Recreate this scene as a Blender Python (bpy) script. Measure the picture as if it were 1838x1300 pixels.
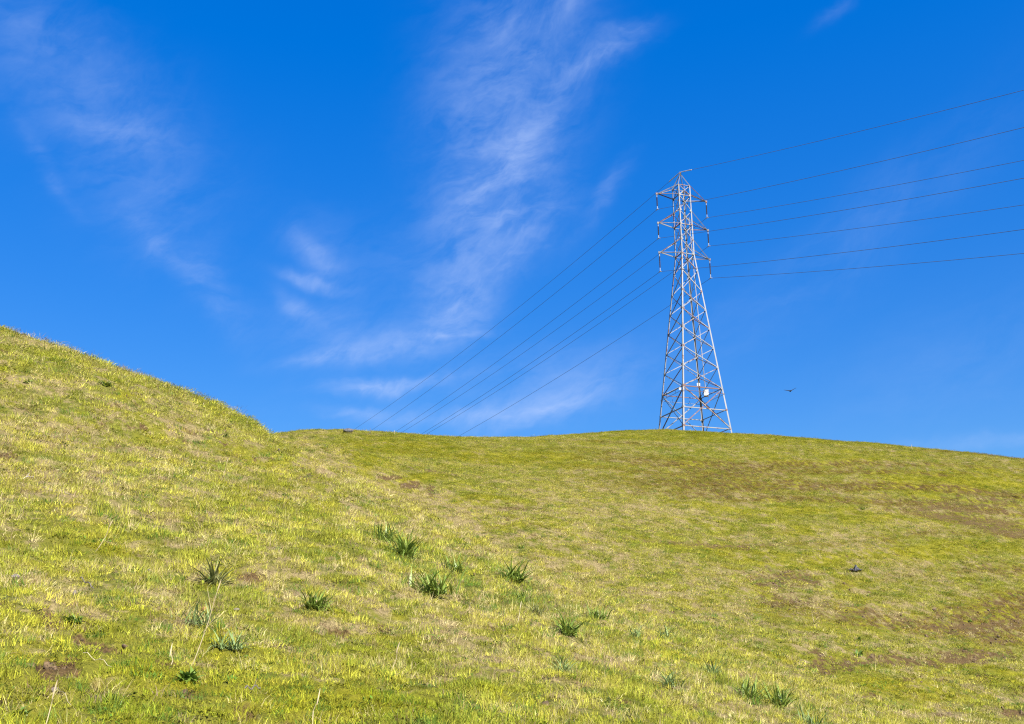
import bpy, math, random
import numpy as np
from mathutils import Vector, Matrix

for o in list(bpy.data.objects):
    bpy.data.objects.remove(o)
SC = bpy.context.scene
COL = SC.collection
rnd = random.Random(7)
rng = np.random.default_rng(11)

# ------------------------------------------------------------------ camera
F_PX, W_PX, H_PX = 1765.0, 1838.0, 1300.0
PITCH = math.radians(16.4)
EYE = 1.6
cam_d = bpy.data.cameras.new('camera')
cam_d.sensor_width = 36.0
cam_d.lens = 36.0 * F_PX / W_PX
cam_d.clip_start = 0.1
cam_d.clip_end = 20000
cam = bpy.data.objects.new('camera', cam_d)
COL.objects.link(cam)
cam.location = (0, 0, EYE)
cam.rotation_euler = (math.pi / 2 + PITCH, 0, 0)
SC.camera = cam

# ------------------------------------------------------------------ light, exposure
SUN_AZ, SUN_EL = math.radians(148.0), math.radians(41.0)      # azimuth from +Y towards +X
SKY_STRENGTH = 0.05
sun_d = bpy.data.lights.new('sun', 'SUN')
sun_d.energy = 5.0
sun_d.angle = math.radians(0.53)
sun_d.color = (1.0, 0.965, 0.91)
sun = bpy.data.objects.new('sun', sun_d)
COL.objects.link(sun)
sdir = Vector((math.sin(SUN_AZ) * math.cos(SUN_EL), math.cos(SUN_AZ) * math.cos(SUN_EL), math.sin(SUN_EL)))
sun.rotation_euler = sdir.to_track_quat('Z', 'Y').to_euler()
sun.location = (30, -40, 80)
SC.view_settings.view_transform = 'Standard'
SC.view_settings.look = 'None'
SC.view_settings.exposure = 1.62
SC.view_settings.gamma = 1.0
SC.view_settings.use_curve_mapping = False
SC.cycles.use_denoising = False
SC.cycles.max_bounces = 4
SC.cycles.diffuse_bounces = 2
SC.cycles.transmission_bounces = 2
SC.cycles.filter_width = 1.2
SC.cycles.use_adaptive_sampling = False


def ray(u, v):
    """direction (X, Y, Z) with Y = 1 of the sight line through photograph pixel u, v"""
    xc, zc = (u - W_PX / 2) / F_PX, (H_PX / 2 - v) / F_PX
    Y = math.cos(PITCH) - zc * math.sin(PITCH)
    return np.array([xc / Y, 1.0, (math.sin(PITCH) + zc * math.cos(PITCH)) / Y])


def at(u, v, Y):
    d = ray(u, v)
    return np.array([d[0] * Y, Y, EYE + d[2] * Y])


def az_el(u, v):
    d = ray(u, v)
    return math.atan2(d[0], d[1]), math.atan2(d[2], math.hypot(d[0], d[1]))


# ------------------------------------------------------------------ node helpers
def nd(nt, typ, **kw):
    n = nt.nodes.new(typ)
    for k, v in kw.items():
        setattr(n, k, v)
    return n


def mth(nt, op, a, b=None, c=None, clamp=False):
    n = nd(nt, 'ShaderNodeMath', operation=op, use_clamp=clamp)
    for i, x in enumerate((a, b, c)):
        if x is None:
            continue
        if isinstance(x, (int, float)):
            n.inputs[i].default_value = x
        else:
            nt.links.new(x, n.inputs[i])
    return n.outputs[0]


def mixc(nt, fac, a, b, blend='MIX'):
    n = nd(nt, 'ShaderNodeMix', data_type='RGBA', blend_type=blend, clamp_factor=True)
    for s, x in ((n.inputs[0], fac), (n.inputs[6], a), (n.inputs[7], b)):
        if isinstance(x, (int, float)):
            s.default_value = x
        elif isinstance(x, (tuple, list)):
            s.default_value = (x[0], x[1], x[2], 1)
        else:
            nt.links.new(x, s)
    return n.outputs[2]


def noise(nt, vec, scale, detail=4, rough=0.55, dist=0.0, dim='3D'):
    n = nd(nt, 'ShaderNodeTexNoise', noise_dimensions=dim)
    n.inputs['Scale'].default_value = scale
    n.inputs['Detail'].default_value = detail
    n.inputs['Roughness'].default_value = rough
    n.inputs['Distortion'].default_value = dist
    if vec is not None:
        nt.links.new(vec, n.inputs['Vector'])
    return n


def smooth(nt, x, lo, hi, a=0.0, b=1.0):
    n = nd(nt, 'ShaderNodeMapRange', interpolation_type='SMOOTHSTEP')
    nt.links.new(x, n.inputs[0])
    n.inputs[1].default_value, n.inputs[2].default_value = lo, hi
    n.inputs[3].default_value, n.inputs[4].default_value = a, b
    return n.outputs[0]


# ------------------------------------------------------------------ sky with high cirrus
def build_world():
    w = bpy.data.worlds.new('World')
    SC.world = w
    w.use_nodes = True
    nt = w.node_tree
    nt.nodes.clear()
    out = nd(nt, 'ShaderNodeOutputWorld')
    bg = nd(nt, 'ShaderNodeBackground')
    bg.inputs[1].default_value = SKY_STRENGTH
    nt.links.new(bg.outputs[0], out.inputs[0])
    sky = nd(nt, 'ShaderNodeTexSky', sky_type='NISHITA')
    sky.sun_disc = False
    sky.sun_elevation = SUN_EL
    sky.sun_rotation = SUN_AZ
    sky.altitude = 200
    sky.air_density = 1.0
    sky.dust_density = 0.4
    sky.ozone_density = 3.0
    # one even grade for the whole sky: the polarised, saturated blue of the photograph
    sc_ = nd(nt, 'ShaderNodeSeparateColor')
    nt.links.new(sky.outputs[0], sc_.inputs[0])
    r_, g_, b_ = sc_.outputs[0], sc_.outputs[1], mth(nt, 'MAXIMUM', sc_.outputs[2], 0.05)
    r2 = mth(nt, 'MAXIMUM', mth(nt, 'MULTIPLY_ADD', b_, -0.345, mth(nt, 'MULTIPLY', r_, 1.15)), 0.0)
    g2 = mth(nt, 'MAXIMUM', mth(nt, 'MULTIPLY_ADD', b_, -0.48, mth(nt, 'MULTIPLY', g_, 1.37)), 0.0)
    cc = nd(nt, 'ShaderNodeCombineXYZ')
    for i_, x_ in enumerate((r2, g2, b_)):
        nt.links.new(x_, cc.inputs[i_])
    gain = mth(nt, 'MULTIPLY', mth(nt, 'POWER', b_, -0.635), 3.18)
    hs = nd(nt, 'ShaderNodeVectorMath', operation='SCALE')
    nt.links.new(cc.outputs[0], hs.inputs[0]); nt.links.new(gain, hs.inputs['Scale'])
    base = hs.outputs[0]

    tc = nd(nt, 'ShaderNodeTexCoord')
    sep = nd(nt, 'ShaderNodeSeparateXYZ')
    nt.links.new(tc.outputs['Generated'], sep.inputs[0])
    az = mth(nt, 'ARCTAN2', sep.outputs[0], sep.outputs[1])
    el = mth(nt, 'ARCSINE', sep.outputs[2])
    ae = nd(nt, 'ShaderNodeCombineXYZ')
    nt.links.new(az, ae.inputs[0]); nt.links.new(el, ae.inputs[1])
    # warp the sheet so that cloud edges are ragged
    wn = noise(nt, ae.outputs[0], 9.0, 4, 0.6)
    sub = nd(nt, 'ShaderNodeVectorMath', operation='SUBTRACT')
    nt.links.new(wn.outputs['Color'], sub.inputs[0]); sub.inputs[1].default_value = (0.5, 0.5, 0.5)
    scl = nd(nt, 'ShaderNodeVectorMath', operation='SCALE')
    nt.links.new(sub.outputs[0], scl.inputs[0]); scl.inputs['Scale'].default_value = 0.045
    add = nd(nt, 'ShaderNodeVectorMath', operation='ADD')
    nt.links.new(ae.outputs[0], add.inputs[0]); nt.links.new(scl.outputs[0], add.inputs[1])
    warped = add.outputs[0]

    # cirrus banks: centre (photo px), half length, half width (px), angle (deg, up to the right), strength
    banks = [
        (150, 170, 230, 90, -20, .17), (200, 232, 90, 22, 0, .18), (250, 330, 170, 90, -50, .15), (90, 290, 80, 12, -45, .15),
        (300, 460, 90, 24, -40, .28), (395, 535, 70, 30, -50, .22), (30, 40, 120, 50, 0, .12),
        (880, 150, 180, 110, 75, .28), (1000, 60, 90, 90, 0, .20), (1080, 110, 80, 17, 18, .48), (880, 30, 40, 30, 0, .22),
        (1030, 5, 40, 20, 20, .36), (950, 240, 100, 20, 48, .42), (880, 310, 110, 60, 45, .36), 
        (1090, 345, 60, 16, 50, .28), (900, 260, 200, 100, 70, .22), (1130, 60, 50, 12, 10, .28),
        (880, 430, 150, 62, 50, .52), (820, 555, 60, 45, 70, .48), (960, 420, 80, 50, 20, .20), (810, 593, 50, 8, 5, .60), (700, 625, 110, 22, 10, .50),
        (565, 498, 55, 10, -10, .58), (575, 455, 60, 22, -25, .42), (535, 542, 45, 16, -30, .34), (580, 640, 80, 12, 10, .34), (600, 590, 110, 55, 0, .22),
        (690, 690, 95, 12, 5, 1.15), (620, 735, 60, 9, 3, .50), (780, 750, 130, 14, -2, .48), (960, 735, 110, 20, 15, .78), (1030, 690, 110, 45, 18, .26),
        (650, 440, 130, 50, -10, .10), (1640, 340, 330, 60, 30, .05), (1480, 470, 220, 60, 28, .08), (1500, 14, 50, 12, 28, .16), (1800, 780, 170, 14, 6, .30),
        (930, 690, 300, 60, 10, .14), (1760, 640, 260, 90, 15, .08),
    ]
    total = None
    for (u, v, hl, hw, ang, st) in banks:
        a0, e0 = az_el(u, v)
        k = math.cos(math.atan(math.hypot((u - 919) / F_PX, (v - 650) / F_PX)))
        mp = nd(nt, 'ShaderNodeMapping', vector_type='TEXTURE')
        mp.inputs['Location'].default_value = (a0, e0, 0)
        mp.inputs['Rotation'].default_value = (0, 0, math.radians(ang))
        mp.inputs['Scale'].default_value = (hl / F_PX * k, hw / F_PX * k, 1)
        nt.links.new(warped, mp.inputs['Vector'])
        ln = nd(nt, 'ShaderNodeVectorMath', operation='DOT_PRODUCT')
        nt.links.new(mp.outputs[0], ln.inputs[0]); nt.links.new(mp.outputs[0], ln.inputs[1])
        g = mth(nt, 'EXPONENT', mth(nt, 'MULTIPLY', ln.outputs['Value'], -0.9))
        total = mth(nt, 'MULTIPLY', g, st) if total is None else mth(nt, 'MULTIPLY_ADD', g, st, total)
    # the same thin cirrus goes on over the rest of the sky
    far = noise(nt, ae.outputs[0], 2.2, 3, 0.5)
    elsewhere = mth(nt, 'MULTIPLY', smooth(nt, far.outputs[0], 0.5, 0.75),
                    smooth(nt, mth(nt, 'ABSOLUTE', az), 0.55, 0.8))
    total = mth(nt, 'MULTIPLY_ADD', elsewhere, 0.5, total)

    # fibres: anisotropic noise, combed up to the right
    def fibres(ang, sx, sy, scale, detail, rough, dist):
        mp = nd(nt, 'ShaderNodeMapping', vector_type='TEXTURE')
        mp.inputs['Rotation'].default_value = (0, 0, math.radians(ang))
        mp.inputs['Scale'].default_value = (sx, sy, 1)
        nt.links.new(warped, mp.inputs['Vector'])
        return noise(nt, mp.outputs[0], scale, detail, rough, dist).outputs[0]
    f1 = fibres(38, 2.8, 1.0, 18, 6, 0.66, 0.6)
    f2 = fibres(12, 3.4, 1.0, 40, 4, 0.62, 0.3)
    f3 = noise(nt, warped, 9.0, 5, 0.62, 0.8).outputs[0]
    tex = mth(nt, 'ADD', mth(nt, 'MULTIPLY', smooth(nt, f1, 0.36, 0.70), 0.75),
              mth(nt, 'ADD', mth(nt, 'MULTIPLY', smooth(nt, f2, 0.36, 0.70), 0.55), mth(nt, 'MULTIPLY', smooth(nt, f3, 0.3, 0.72), 0.25)))
    tex = mth(nt, 'ADD', 0.12, tex)
    cover = mth(nt, 'MULTIPLY', total, tex)
    cover = mth(nt, 'SUBTRACT', 1.0, mth(nt, 'EXPONENT', mth(nt, 'MULTIPLY', cover, -0.66)))
    cover = mth(nt, 'MULTIPLY', cover, smooth(nt, el, -0.02, 0.06), clamp=True)
    cloud = (3.5, 4.5, 6.9)
    col = mixc(nt, cover, base, cloud)
    nt.links.new(col, bg.inputs[0])
    w.cycles.sampling_method = 'NONE'


build_world()

# ------------------------------------------------------------------ numpy noise and terrain
_perm = np.random.default_rng(5).permutation(4096)
_ga = np.random.default_rng(6).random(4096) * 2 * np.pi


def perlin(x, y):
    xi, yi = np.floor(x).astype(np.int64), np.floor(y).astype(np.int64)
    xf, yf = x - xi, y - yi

    def g(ix, iy, dx, dy):
        h = _perm[(_perm[ix & 4095] + iy) & 4095]
        a = _ga[h]
        return np.cos(a) * dx + np.sin(a) * dy
    u, v = xf ** 3 * (xf * (xf * 6 - 15) + 10), yf ** 3 * (yf * (yf * 6 - 15) + 10)
    a = g(xi, yi, xf, yf) * (1 - u) + g(xi + 1, yi, xf - 1, yf) * u
    b = g(xi, yi + 1, xf, yf - 1) * (1 - u) + g(xi + 1, yi + 1, xf - 1, yf - 1) * u
    return (a * (1 - v) + b * v) * 1.5


def fbm(x, y, s, octv=4, gain=0.5, off=0.0):
    r, a, t = 0.0, 1.0, 0.0
    for i in range(octv):
        r = r + a * perlin(x * s + off + 17.3 * i, y * s - off + 9.1 * i)
        t += a
        a *= gain
        s *= 2.03
    return r / t


def sst(x, lo, hi):
    t = np.clip((x - lo) / (hi - lo), 0, 1)
    return t * t * (3 - 2 * t)


# lie of the land: sight lines with the distance of the ground along them
CTRL = [
    (0, 1300, 7), (500, 1300, 8), (919, 1300, 9.6), (1200, 1300, 12), (1420, 1300, 15.5), (1580, 1300, 23), (1838, 1300, 31),
    (0, 1150, 9.5), (500, 1150, 12), (919, 1150, 15.5), (1120, 1140, 20.5), (1280, 1225, 18), (1240, 1100, 38), (1400, 1200, 32), (1550, 1150, 40), (1838, 1150, 46),
    (0, 1000, 13), (500, 1000, 17), (700, 1000, 20.5), (850, 990, 26.5), (980, 1060, 23.5), (960, 950, 50), (1090, 1030, 44), (1300, 1000, 53), (1838, 1000, 65),
    (0, 900, 16.5), (500, 900, 24), (540, 820, 33), (600, 855, 31), (720, 915, 29.5), (760, 850, 62), (860, 900, 56), (1000, 900, 60), (1300, 900, 68), (1838, 900, 84),
    (0, 800, 21), (300, 800, 28), (460, 800, 36), (650, 815, 68), (919, 800, 94), (1250, 800, 98), (1600, 822, 98),
    (0, 700, 26.5), (200, 720, 29), (560, 795, 62), (919, 850, 73), (1250, 850, 80), (1600, 860, 87),
    (0, 595, 36), (110, 629, 36), (200, 663, 36.5), (290, 692, 37.5), (350, 722, 39), (420, 750, 41), (470, 765, 44), 
    (505, 779, 92), (640, 793, 106), (800, 803, 116), (900, 801, 120), (1000, 791, 124), (1150, 778, 127), (1250, 779, 125),
    (1320, 783, 122), (1600, 802, 116), (1838, 824, 111),
    (-300, 1300, 6), (-300, 1000, 11), (-300, 700, 22), (-300, 462, 36),
    (2140, 1300, 36), (2140, 1100, 60), (2140, 950, 86), (2140, 852, 107),
]
PTS = [tuple(at(*c)) for c in CTRL]
PTS += [(0, 0, 0), (-4, 1, 0.6), (4, 1, -0.5), (-5, -6, 0.2), (5, -6, -1.6), (0, -14, -2.2), (-16, -14, 1.5), (16, -14, -5),
        (14, 8, -2.2), (24, 18, -2.4), (-16, 2, 3.2), (40, 0, -7), (-40, 0, 8), (0, -60, -9), (-60, -60, 0), (60, -60, -14)]


# the gully behind the near slope lies a little below the sight lines that graze the slope's edge
for (u, v, Y, dz) in ((500, 774, 58, -1.2), (560, 800, 52, -1.8), (620, 828, 48, -2.1), (690, 860, 45, -2.1), (770, 893, 42, -1.8), (860, 938, 38, -1.3), (960, 990, 35, -0.8)):
    p = at(u, v, Y)
    PTS.append((p[0], p[1], p[2] + dz))


def behind(u, v, Y, dY, dz):          # ground that falls away behind a crest
    p, q = at(u, v, Y), at(u, v, Y + dY)
    PTS.append((q[0], q[1], p[2] + dz))


for (u, v, Y) in ((0, 595, 36), (200, 663, 36.5), (-300, 462, 36)):
    behind(u, v, Y, 12, 1.2); behind(u, v, Y, 40, 2.0)
behind(350, 722, 39, 14, 1.6); behind(350, 722, 39, 45, 5)
for (u, v, Y) in ((640, 793, 106), (800, 803, 116), (900, 801, 120), (1838, 824, 111), (1600, 802, 116), (2140, 852, 107)):
    behind(u, v, Y, 15, -0.2); behind(u, v, Y, 60, -14); behind(u, v, Y, 140, -48)
for (u, v, Y) in ((1150, 778, 127), (1250, 779, 125)):
    behind(u, v, Y, 13, 0.5); behind(u, v, Y, 60, -10); behind(u, v, Y, 140, -45)
PTS = np.array(PTS)


def _tps(r2):
    return 0.5 * r2 * np.log(np.maximum(r2, 1e-9))


_n = len(PTS)
_A = np.zeros((_n + 3, _n + 3))
_A[:_n, :_n] = _tps((PTS[:, None, 0] - PTS[None, :, 0]) ** 2 + (PTS[:, None, 1] - PTS[None, :, 1]) ** 2) + np.eye(_n) * 0.6
_A[:_n, _n], _A[:_n, _n + 1], _A[:_n, _n + 2] = 1, PTS[:, 0], PTS[:, 1]
_A[_n:, :_n] = _A[:_n, _n:].T
_sol = np.linalg.solve(_A, np.concatenate([PTS[:, 2], np.zeros(3)]))


def h0_exact(x, y):
    x, y = np.atleast_1d(np.asarray(x, float)), np.atleast_1d(np.asarray(y, float))
    out = np.empty(x.shape)
    xf, yf, of = x.ravel(), y.ravel(), out.reshape(-1)
    for i in range(0, xf.size, 40000):
        a, b = xf[i:i + 40000], yf[i:i + 40000]
        of[i:i + 40000] = _tps((a[:, None] - PTS[None, :, 0]) ** 2 + (b[:, None] - PTS[None, :, 1]) ** 2) @ _sol[:_n] \
            + _sol[_n] + _sol[_n + 1] * a + _sol[_n + 2] * b
    r = np.hypot(x, y - 60)
    k = sst(r, 150, 330)
    far = -45 + 14 * fbm(x, y, 0.0016, 3)
    return out * (1 - k) + far * k


_gx, _gy = np.arange(-171, 172, 1.0), np.arange(-63, 236, 1.0)
_GH = h0_exact(*np.meshgrid(_gx, _gy, indexing='ij'))


def _cr(t):
    return (-.5 * t + t * t - .5 * t ** 3, 1 - 2.5 * t * t + 1.5 * t ** 3, .5 * t + 2 * t * t - 1.5 * t ** 3, -.5 * t * t + .5 * t ** 3)


def h0(x, y):
    """ground height, cubic interpolation in a one metre grid"""
    x, y = np.atleast_1d(np.asarray(x, float)), np.atleast_1d(np.asarray(y, float))
    inside = (x > -169) & (x < 169) & (y > -61) & (y < 233)
    xs, ys = np.where(inside, x, 0.0) - _gx[0], np.where(inside, y, 0.0) - _gy[0]
    i, j = np.floor(xs).astype(int), np.floor(ys).astype(int)
    wx, wy = _cr(xs - i), _cr(ys - j)
    out = np.zeros(x.shape)
    for a in range(4):
        for b in range(4):
            out += wx[a] * wy[b] * _GH[i + a - 1, j + b - 1]
    if not inside.all():
        out[~inside] = h0_exact(x[~inside], y[~inside])
    return out


def cast(u, v, ymax=150):
    """ground point under a photograph pixel"""
    d = ray(u, v)
    Y = np.linspace(4, ymax, 1500)
    g = h0(d[0] * Y, Y) - (EYE + d[2] * Y)
    i = np.argmax(g > 0)
    if not (g > 0).any():
        i = np.argmax(g)
    y = Y[i]
    if i > 0 and g[i] > 0:
        y = Y[i - 1] + (Y[i] - Y[i - 1]) * (-g[i - 1]) / (g[i] - g[i - 1])
    return np.array([d[0] * y, y, EYE + d[2] * y])


# bare earth, mossy and dry places: centre px, half width px, half height px, strength
SOIL = [(740, 868, 26, 9, 1), (773, 880, 7, 14, 1), (697, 856, 24, 5, .9), (15, 820, 22, 9, .8), (22, 635, 17, 8, .7), (548, 862, 14, 8, .7),
        (150, 1155, 58, 9, 1), (110, 1195, 45, 11, .9), (190, 1166, 36, 7, 1), (165, 1222, 34, 8, .9), (300, 1182, 32, 8, .9),
        (395, 1190, 45, 9, .8), (345, 1230, 36, 8, .9), (125, 1126, 48, 6, .8), (90, 1107, 30, 9, .7), (200, 1038, 30, 5, .9),
        (458, 1030, 36, 5, .8), (8, 1240, 14, 9, .9), (440, 1262, 42, 10, .9), (525, 1280, 25, 10, .8), (640, 1276, 22, 8, .7),
        (607, 1122, 30, 6, .85), (780, 1137, 20, 7, .8), (690, 1115, 24, 6, .5), (365, 1105, 16, 10, .6), (95, 1230, 20, 6, .7),
        (1400, 1042, 95, 24, .60), (1405, 1080, 70, 16, .58), (1720, 908, 170, 21, .60), (1550, 893, 110, 9, .5), (1590, 838, 100, 15, .45),
        (1500, 1190, 80, 18, .62), (1620, 1182, 110, 14, .65), (1750, 1178, 110, 16, .68), (1740, 1122, 130, 10, .66), (1480, 1207, 20, 10, .9),
        (1560, 1256, 32, 12, .9), (1690, 1216, 18, 8, .9), (1760, 1214, 12, 11, .9), (1820, 1285, 30, 12, .8), (1632, 1222, 16, 6, .8),
        (1680, 1282, 34, 10, .7), (1100, 1215, 14, 6, .7), (1790, 1150, 60, 8, .7), (1480, 1170, 50, 6, .6), (1330, 930, 90, 6, .35),
        (1150, 840, 90, 4, .3), (1400, 800, 120, 4, .35), (1700, 960, 100, 8, .4), (980, 905, 60, 5, .4), (1560, 1060, 60, 7, .4)]
LUSH = [(660, 822, 60, 9, .8), (760, 858, 60, 9, .8), (850, 895, 70, 10, .7), (950, 940, 80, 10, .6),
        (720, 806, 150, 14, .9), (900, 822, 170, 12, .9), (1050, 836, 90, 8, .5), (1500, 820, 180, 14, .45), (1720, 862, 150, 26, .6),
        (560, 772, 60, 8, .6), (700, 790, 180, 10, .6), (120, 1200, 240, 80, .35), (60, 1270, 90, 30, .5), (285, 832, 40, 12, .7),
        (1640, 1240, 160, 30, .5), (500, 905, 40, 10, .6), (1560, 1130, 120, 12, .4), (700, 1240, 200, 50, .3)]
DRY = [(540, 812, 40, 14, .8), (600, 842, 50, 16, .9), (670, 880, 55, 18, .9), (745, 918, 60, 18, .9), (830, 962, 60, 20, .8), (920, 1012, 70, 20, .7), (1010, 1062, 70, 20, .7), (1110, 1115, 70, 20, .6),
       (560, 850, 60, 40, .5), (760, 930, 110, 40, .6), (650, 900, 60, 40, .4), (1000, 1010, 130, 40, .35), (1120, 900, 200, 40, .45),
       (120, 760, 140, 60, .3), (60, 700, 90, 30, .4), (640, 1070, 110, 30, .35), (850, 1110, 120, 40, .4), (1000, 1090, 100, 30, .4),
       (1450, 960, 200, 25, .35), (430, 700, 60, 30, .3), (1640, 915, 90, 8, .6), (350, 950, 120, 50, .3), (1250, 1080, 140, 40, .3)]


def prep(lst):
    out = []
    for (u, v, ru, rv, s) in lst:
        if v > 1020 and u < 700:
            rv *= 1.6
        c = cast(u, v)
        e1 = cast(u + ru, v)[:2] - c[:2]
        e1 = np.array([1.0, 0.0]) * ru / F_PX * c[1] if np.hypot(*e1) > 4 * ru / F_PX * c[1] else e1
        lo, hi = cast(u, v + rv), cast(u, v - rv)
        e2 = (hi[:2] - lo[:2]) / 2
        m = np.hypot(*e2)
        lim = 14 * rv / F_PX * c[1]
        if m > lim:
            e2 = e2 / m * lim
        M = np.linalg.inv(np.array([[e1[0], e2[0]], [e1[1], e2[1]]]) + np.eye(2) * 1e-4)
        out.append((c, M, s))
    return out


SOIL, LUSH, DRY = prep(SOIL), prep(LUSH), prep(DRY)


def blobs(lst, x, y, ragged=0.55, s=1.2):
    out = np.zeros(np.shape(x))
    w1 = fbm(x, y, s, 4, 0.6, 3.3)
    w2 = fbm(x, y, s * 3.1, 3, 0.6, 8.8)
    for (c, M, st) in lst:
        dx, dy = x - c[0], y - c[1]
        a, b = M[0, 0] * dx + M[0, 1] * dy, M[1, 0] * dx + M[1, 1] * dy
        q = a * a + b * b
        m = q < 6
        d = np.sqrt(q[m]) + ragged * 1.3 * w1[m] + ragged * w2[m]
        out[m] = np.maximum(out[m], st * sst(-d, -1.15, -0.55))
    return out


BAND = {}


def fields(x, y):
    """bare soil, dryness and mossy lushness, each 0..1"""
    r = np.hypot(x, y)
    hz = h0(x, y)
    # trodden contour lines on the far slope
    con = perlin(hz * 1.15 + fbm(x, y, 0.05, 2) * 1.3, x * 0.03 + y * 0.02)
    steps = sst(con, 0.22, 0.5) * sst(r, 30, 60) * sst(fbm(x, y, 0.06, 2, .5, 4.0), -0.05, 0.35)
    right = sst(x + 0.12 * y, 8, 24) * sst(r, 26, 48)
    # broad trodden bands along the right-hand slope
    con2 = perlin(hz * 0.62 + fbm(x, y, 0.035, 3) * 1.5 + 7.7, x * 0.018 + 3.1)
    brown = sst(con2 + 0.35 * fbm(x, y, 0.5, 3, .6, 14.0), -0.04, 0.42) * right
    mossy = sst(-con2 + 0.35 * fbm(x, y, 0.3, 3, .6, 16.0), 0.10, 0.5) * right
    soil = blobs(SOIL, x, y)
    fine = fbm(x, y, 2.3, 3, 0.7, 15.0)
    soil = soil * sst(fine + 1.1 * soil, 0.20, 0.74)
    specks = np.maximum(sst(fbm(x, y, 1.5, 3, 0.6, 21.0), 0.28, 0.42) * 0.8, sst(fbm(x * .55, y, 3.4, 2, 0.6, 24.0), 0.34, 0.46) * 0.8 * (1 - sst(r, 22, 45)))
    soil = np.clip(np.maximum(np.maximum(soil, np.maximum(steps * 0.55, brown * 0.58 * sst(fine, -0.45, 0.25))), specks * sst(fbm(x, y, 0.12, 2, .5, 2.0), -0.2, 0.3)), 0, 1)
    lush = np.clip(blobs(LUSH, x, y, 0.5, 0.5) + 0.7 * mossy + 0.5 * brown + 0.5 * sst(fbm(x, y, 0.22, 3, 0.6, 31.0), 0.05, 0.45) + 0.55 * sst(fbm(x, y, 1.1, 2, 0.5, 40.0), 0.18, 0.5), 0, 1)
    dry = 0.58 + 0.55 * fbm(x, y, 0.16, 3, 0.6, 51.0) + 1.0 * fbm(x, y, 0.9, 3, 0.7, 61.0) + 0.7 * fbm(x, y, 3.2, 2, 0.6, 66.0) + 0.5 * blobs(DRY, x, y, 0.5, 0.5) - 0.45 * lush
    near_left = sst(9 - y, -9, 3) * sst(4 - x, -1, 4)
    dry = np.clip(dry - 0.35 * near_left, 0, 1)
    BAND['last'] = brown
    return soil, dry, lush


def relief(x, y, soil):
    """small ups and downs of the turf"""
    r = np.hypot(x, y)
    k = 1 - sst(r, 160, 260)
    hum = 0.16 * fbm(x, y, 0.22, 2, .5, 71.0) + 0.10 * fbm(x, y, 1.0, 3, 0.6, 81.0) + 0.035 * fbm(x, y, 4.5, 2, .5, 91.0)
    hz = h0(x, y)
    hum = hum + 0.10 * perlin(hz * 1.3 + fbm(x, y, 0.12, 2, .5, 95.0) * 1.2, x * 0.07 - y * 0.04)
    return k * hum - 0.085 * sst(soil, 0.3, 0.6)


def ground(x, y):
    s, d, l = fields(np.atleast_1d(x), np.atleast_1d(y))
    return h0(x, y) + relief(np.atleast_1d(x), np.atleast_1d(y), s)


def gz(x, y):
    return float(ground(np.array([x]), np.array([y]))[0])


# ------------------------------------------------------------------ materials
def new_mat(name):
    m = bpy.data.materials.new(name)
    m.use_nodes = True
    nt = m.node_tree
    nt.nodes.clear()
    out = nd(nt, 'ShaderNodeOutputMaterial')
    return m, nt, out


def ground_material():
    m, nt, out = new_mat('turf_and_soil')
    b = nd(nt, 'ShaderNodeBsdfPrincipled')
    b.inputs['Roughness'].default_value = 0.95
    b.inputs['Specular IOR Level'].default_value = 0.1
    nt.links.new(b.outputs[0], out.inputs[0])
    geo = nd(nt, 'ShaderNodeNewGeometry')
    P = geo.outputs['Position']
    at_ = {}
    for k in ('soil', 'dry', 'lush'):
        a = nd(nt, 'ShaderNodeAttribute', attribute_name=k)
        at_[k] = a.outputs['Fac']
    n1 = noise(nt, P, 6.0, 5, 0.65).outputs[0]
    n2 = noise(nt, P, 22.0, 4, 0.65).outputs[0]
    n3 = noise(nt, P, 2.1, 3, 0.6).outputs[0]
    green = mixc(nt, smooth(nt, n1, 0.35, 0.65), (0.06, 0.064, 0.010), (0.12, 0.115, 0.018))
    moss = mixc(nt, smooth(nt, n3, 0.4, 0.6), (0.11, 0.105, 0.006), (0.17, 0.15, 0.010))
    straw = mixc(nt, smooth(nt, n2, 0.35, 0.65), (0.11, 0.085, 0.035), (0.21, 0.16, 0.075))
    earth = mixc(nt, smooth(nt, n2, 0.3, 0.7), (0.036, 0.023, 0.009), (0.105, 0.066, 0.026))
    c = mixc(nt, at_['lush'], green, moss)
    dfac = smooth(nt, mth(nt, 'ADD', at_['dry'], mth(nt, 'MULTIPLY', mth(nt, 'SUBTRACT', n1, 0.5), 1.6)), 0.25, 0.95)
    c = mixc(nt, dfac, c, straw)
    sfac = smooth(nt, mth(nt, 'ADD', at_['soil'], mth(nt, 'MULTIPLY', mth(nt, 'SUBTRACT', n1, 0.5), 1.3)), 0.18, 0.55)
    c = mixc(nt, sfac, c, earth)
    nt.links.new(c, b.inputs['Base Color'])
    bp = nd(nt, 'ShaderNodeBump')
    bp.inputs['Strength'].default_value = 0.9
    bp.inputs['Distance'].default_value = 0.05
    nt.links.new(mth(nt, 'ADD', n2, n1), bp.inputs['Height'])
    nt.links.new(bp.outputs[0], b.inputs['Normal'])
    return m


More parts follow.
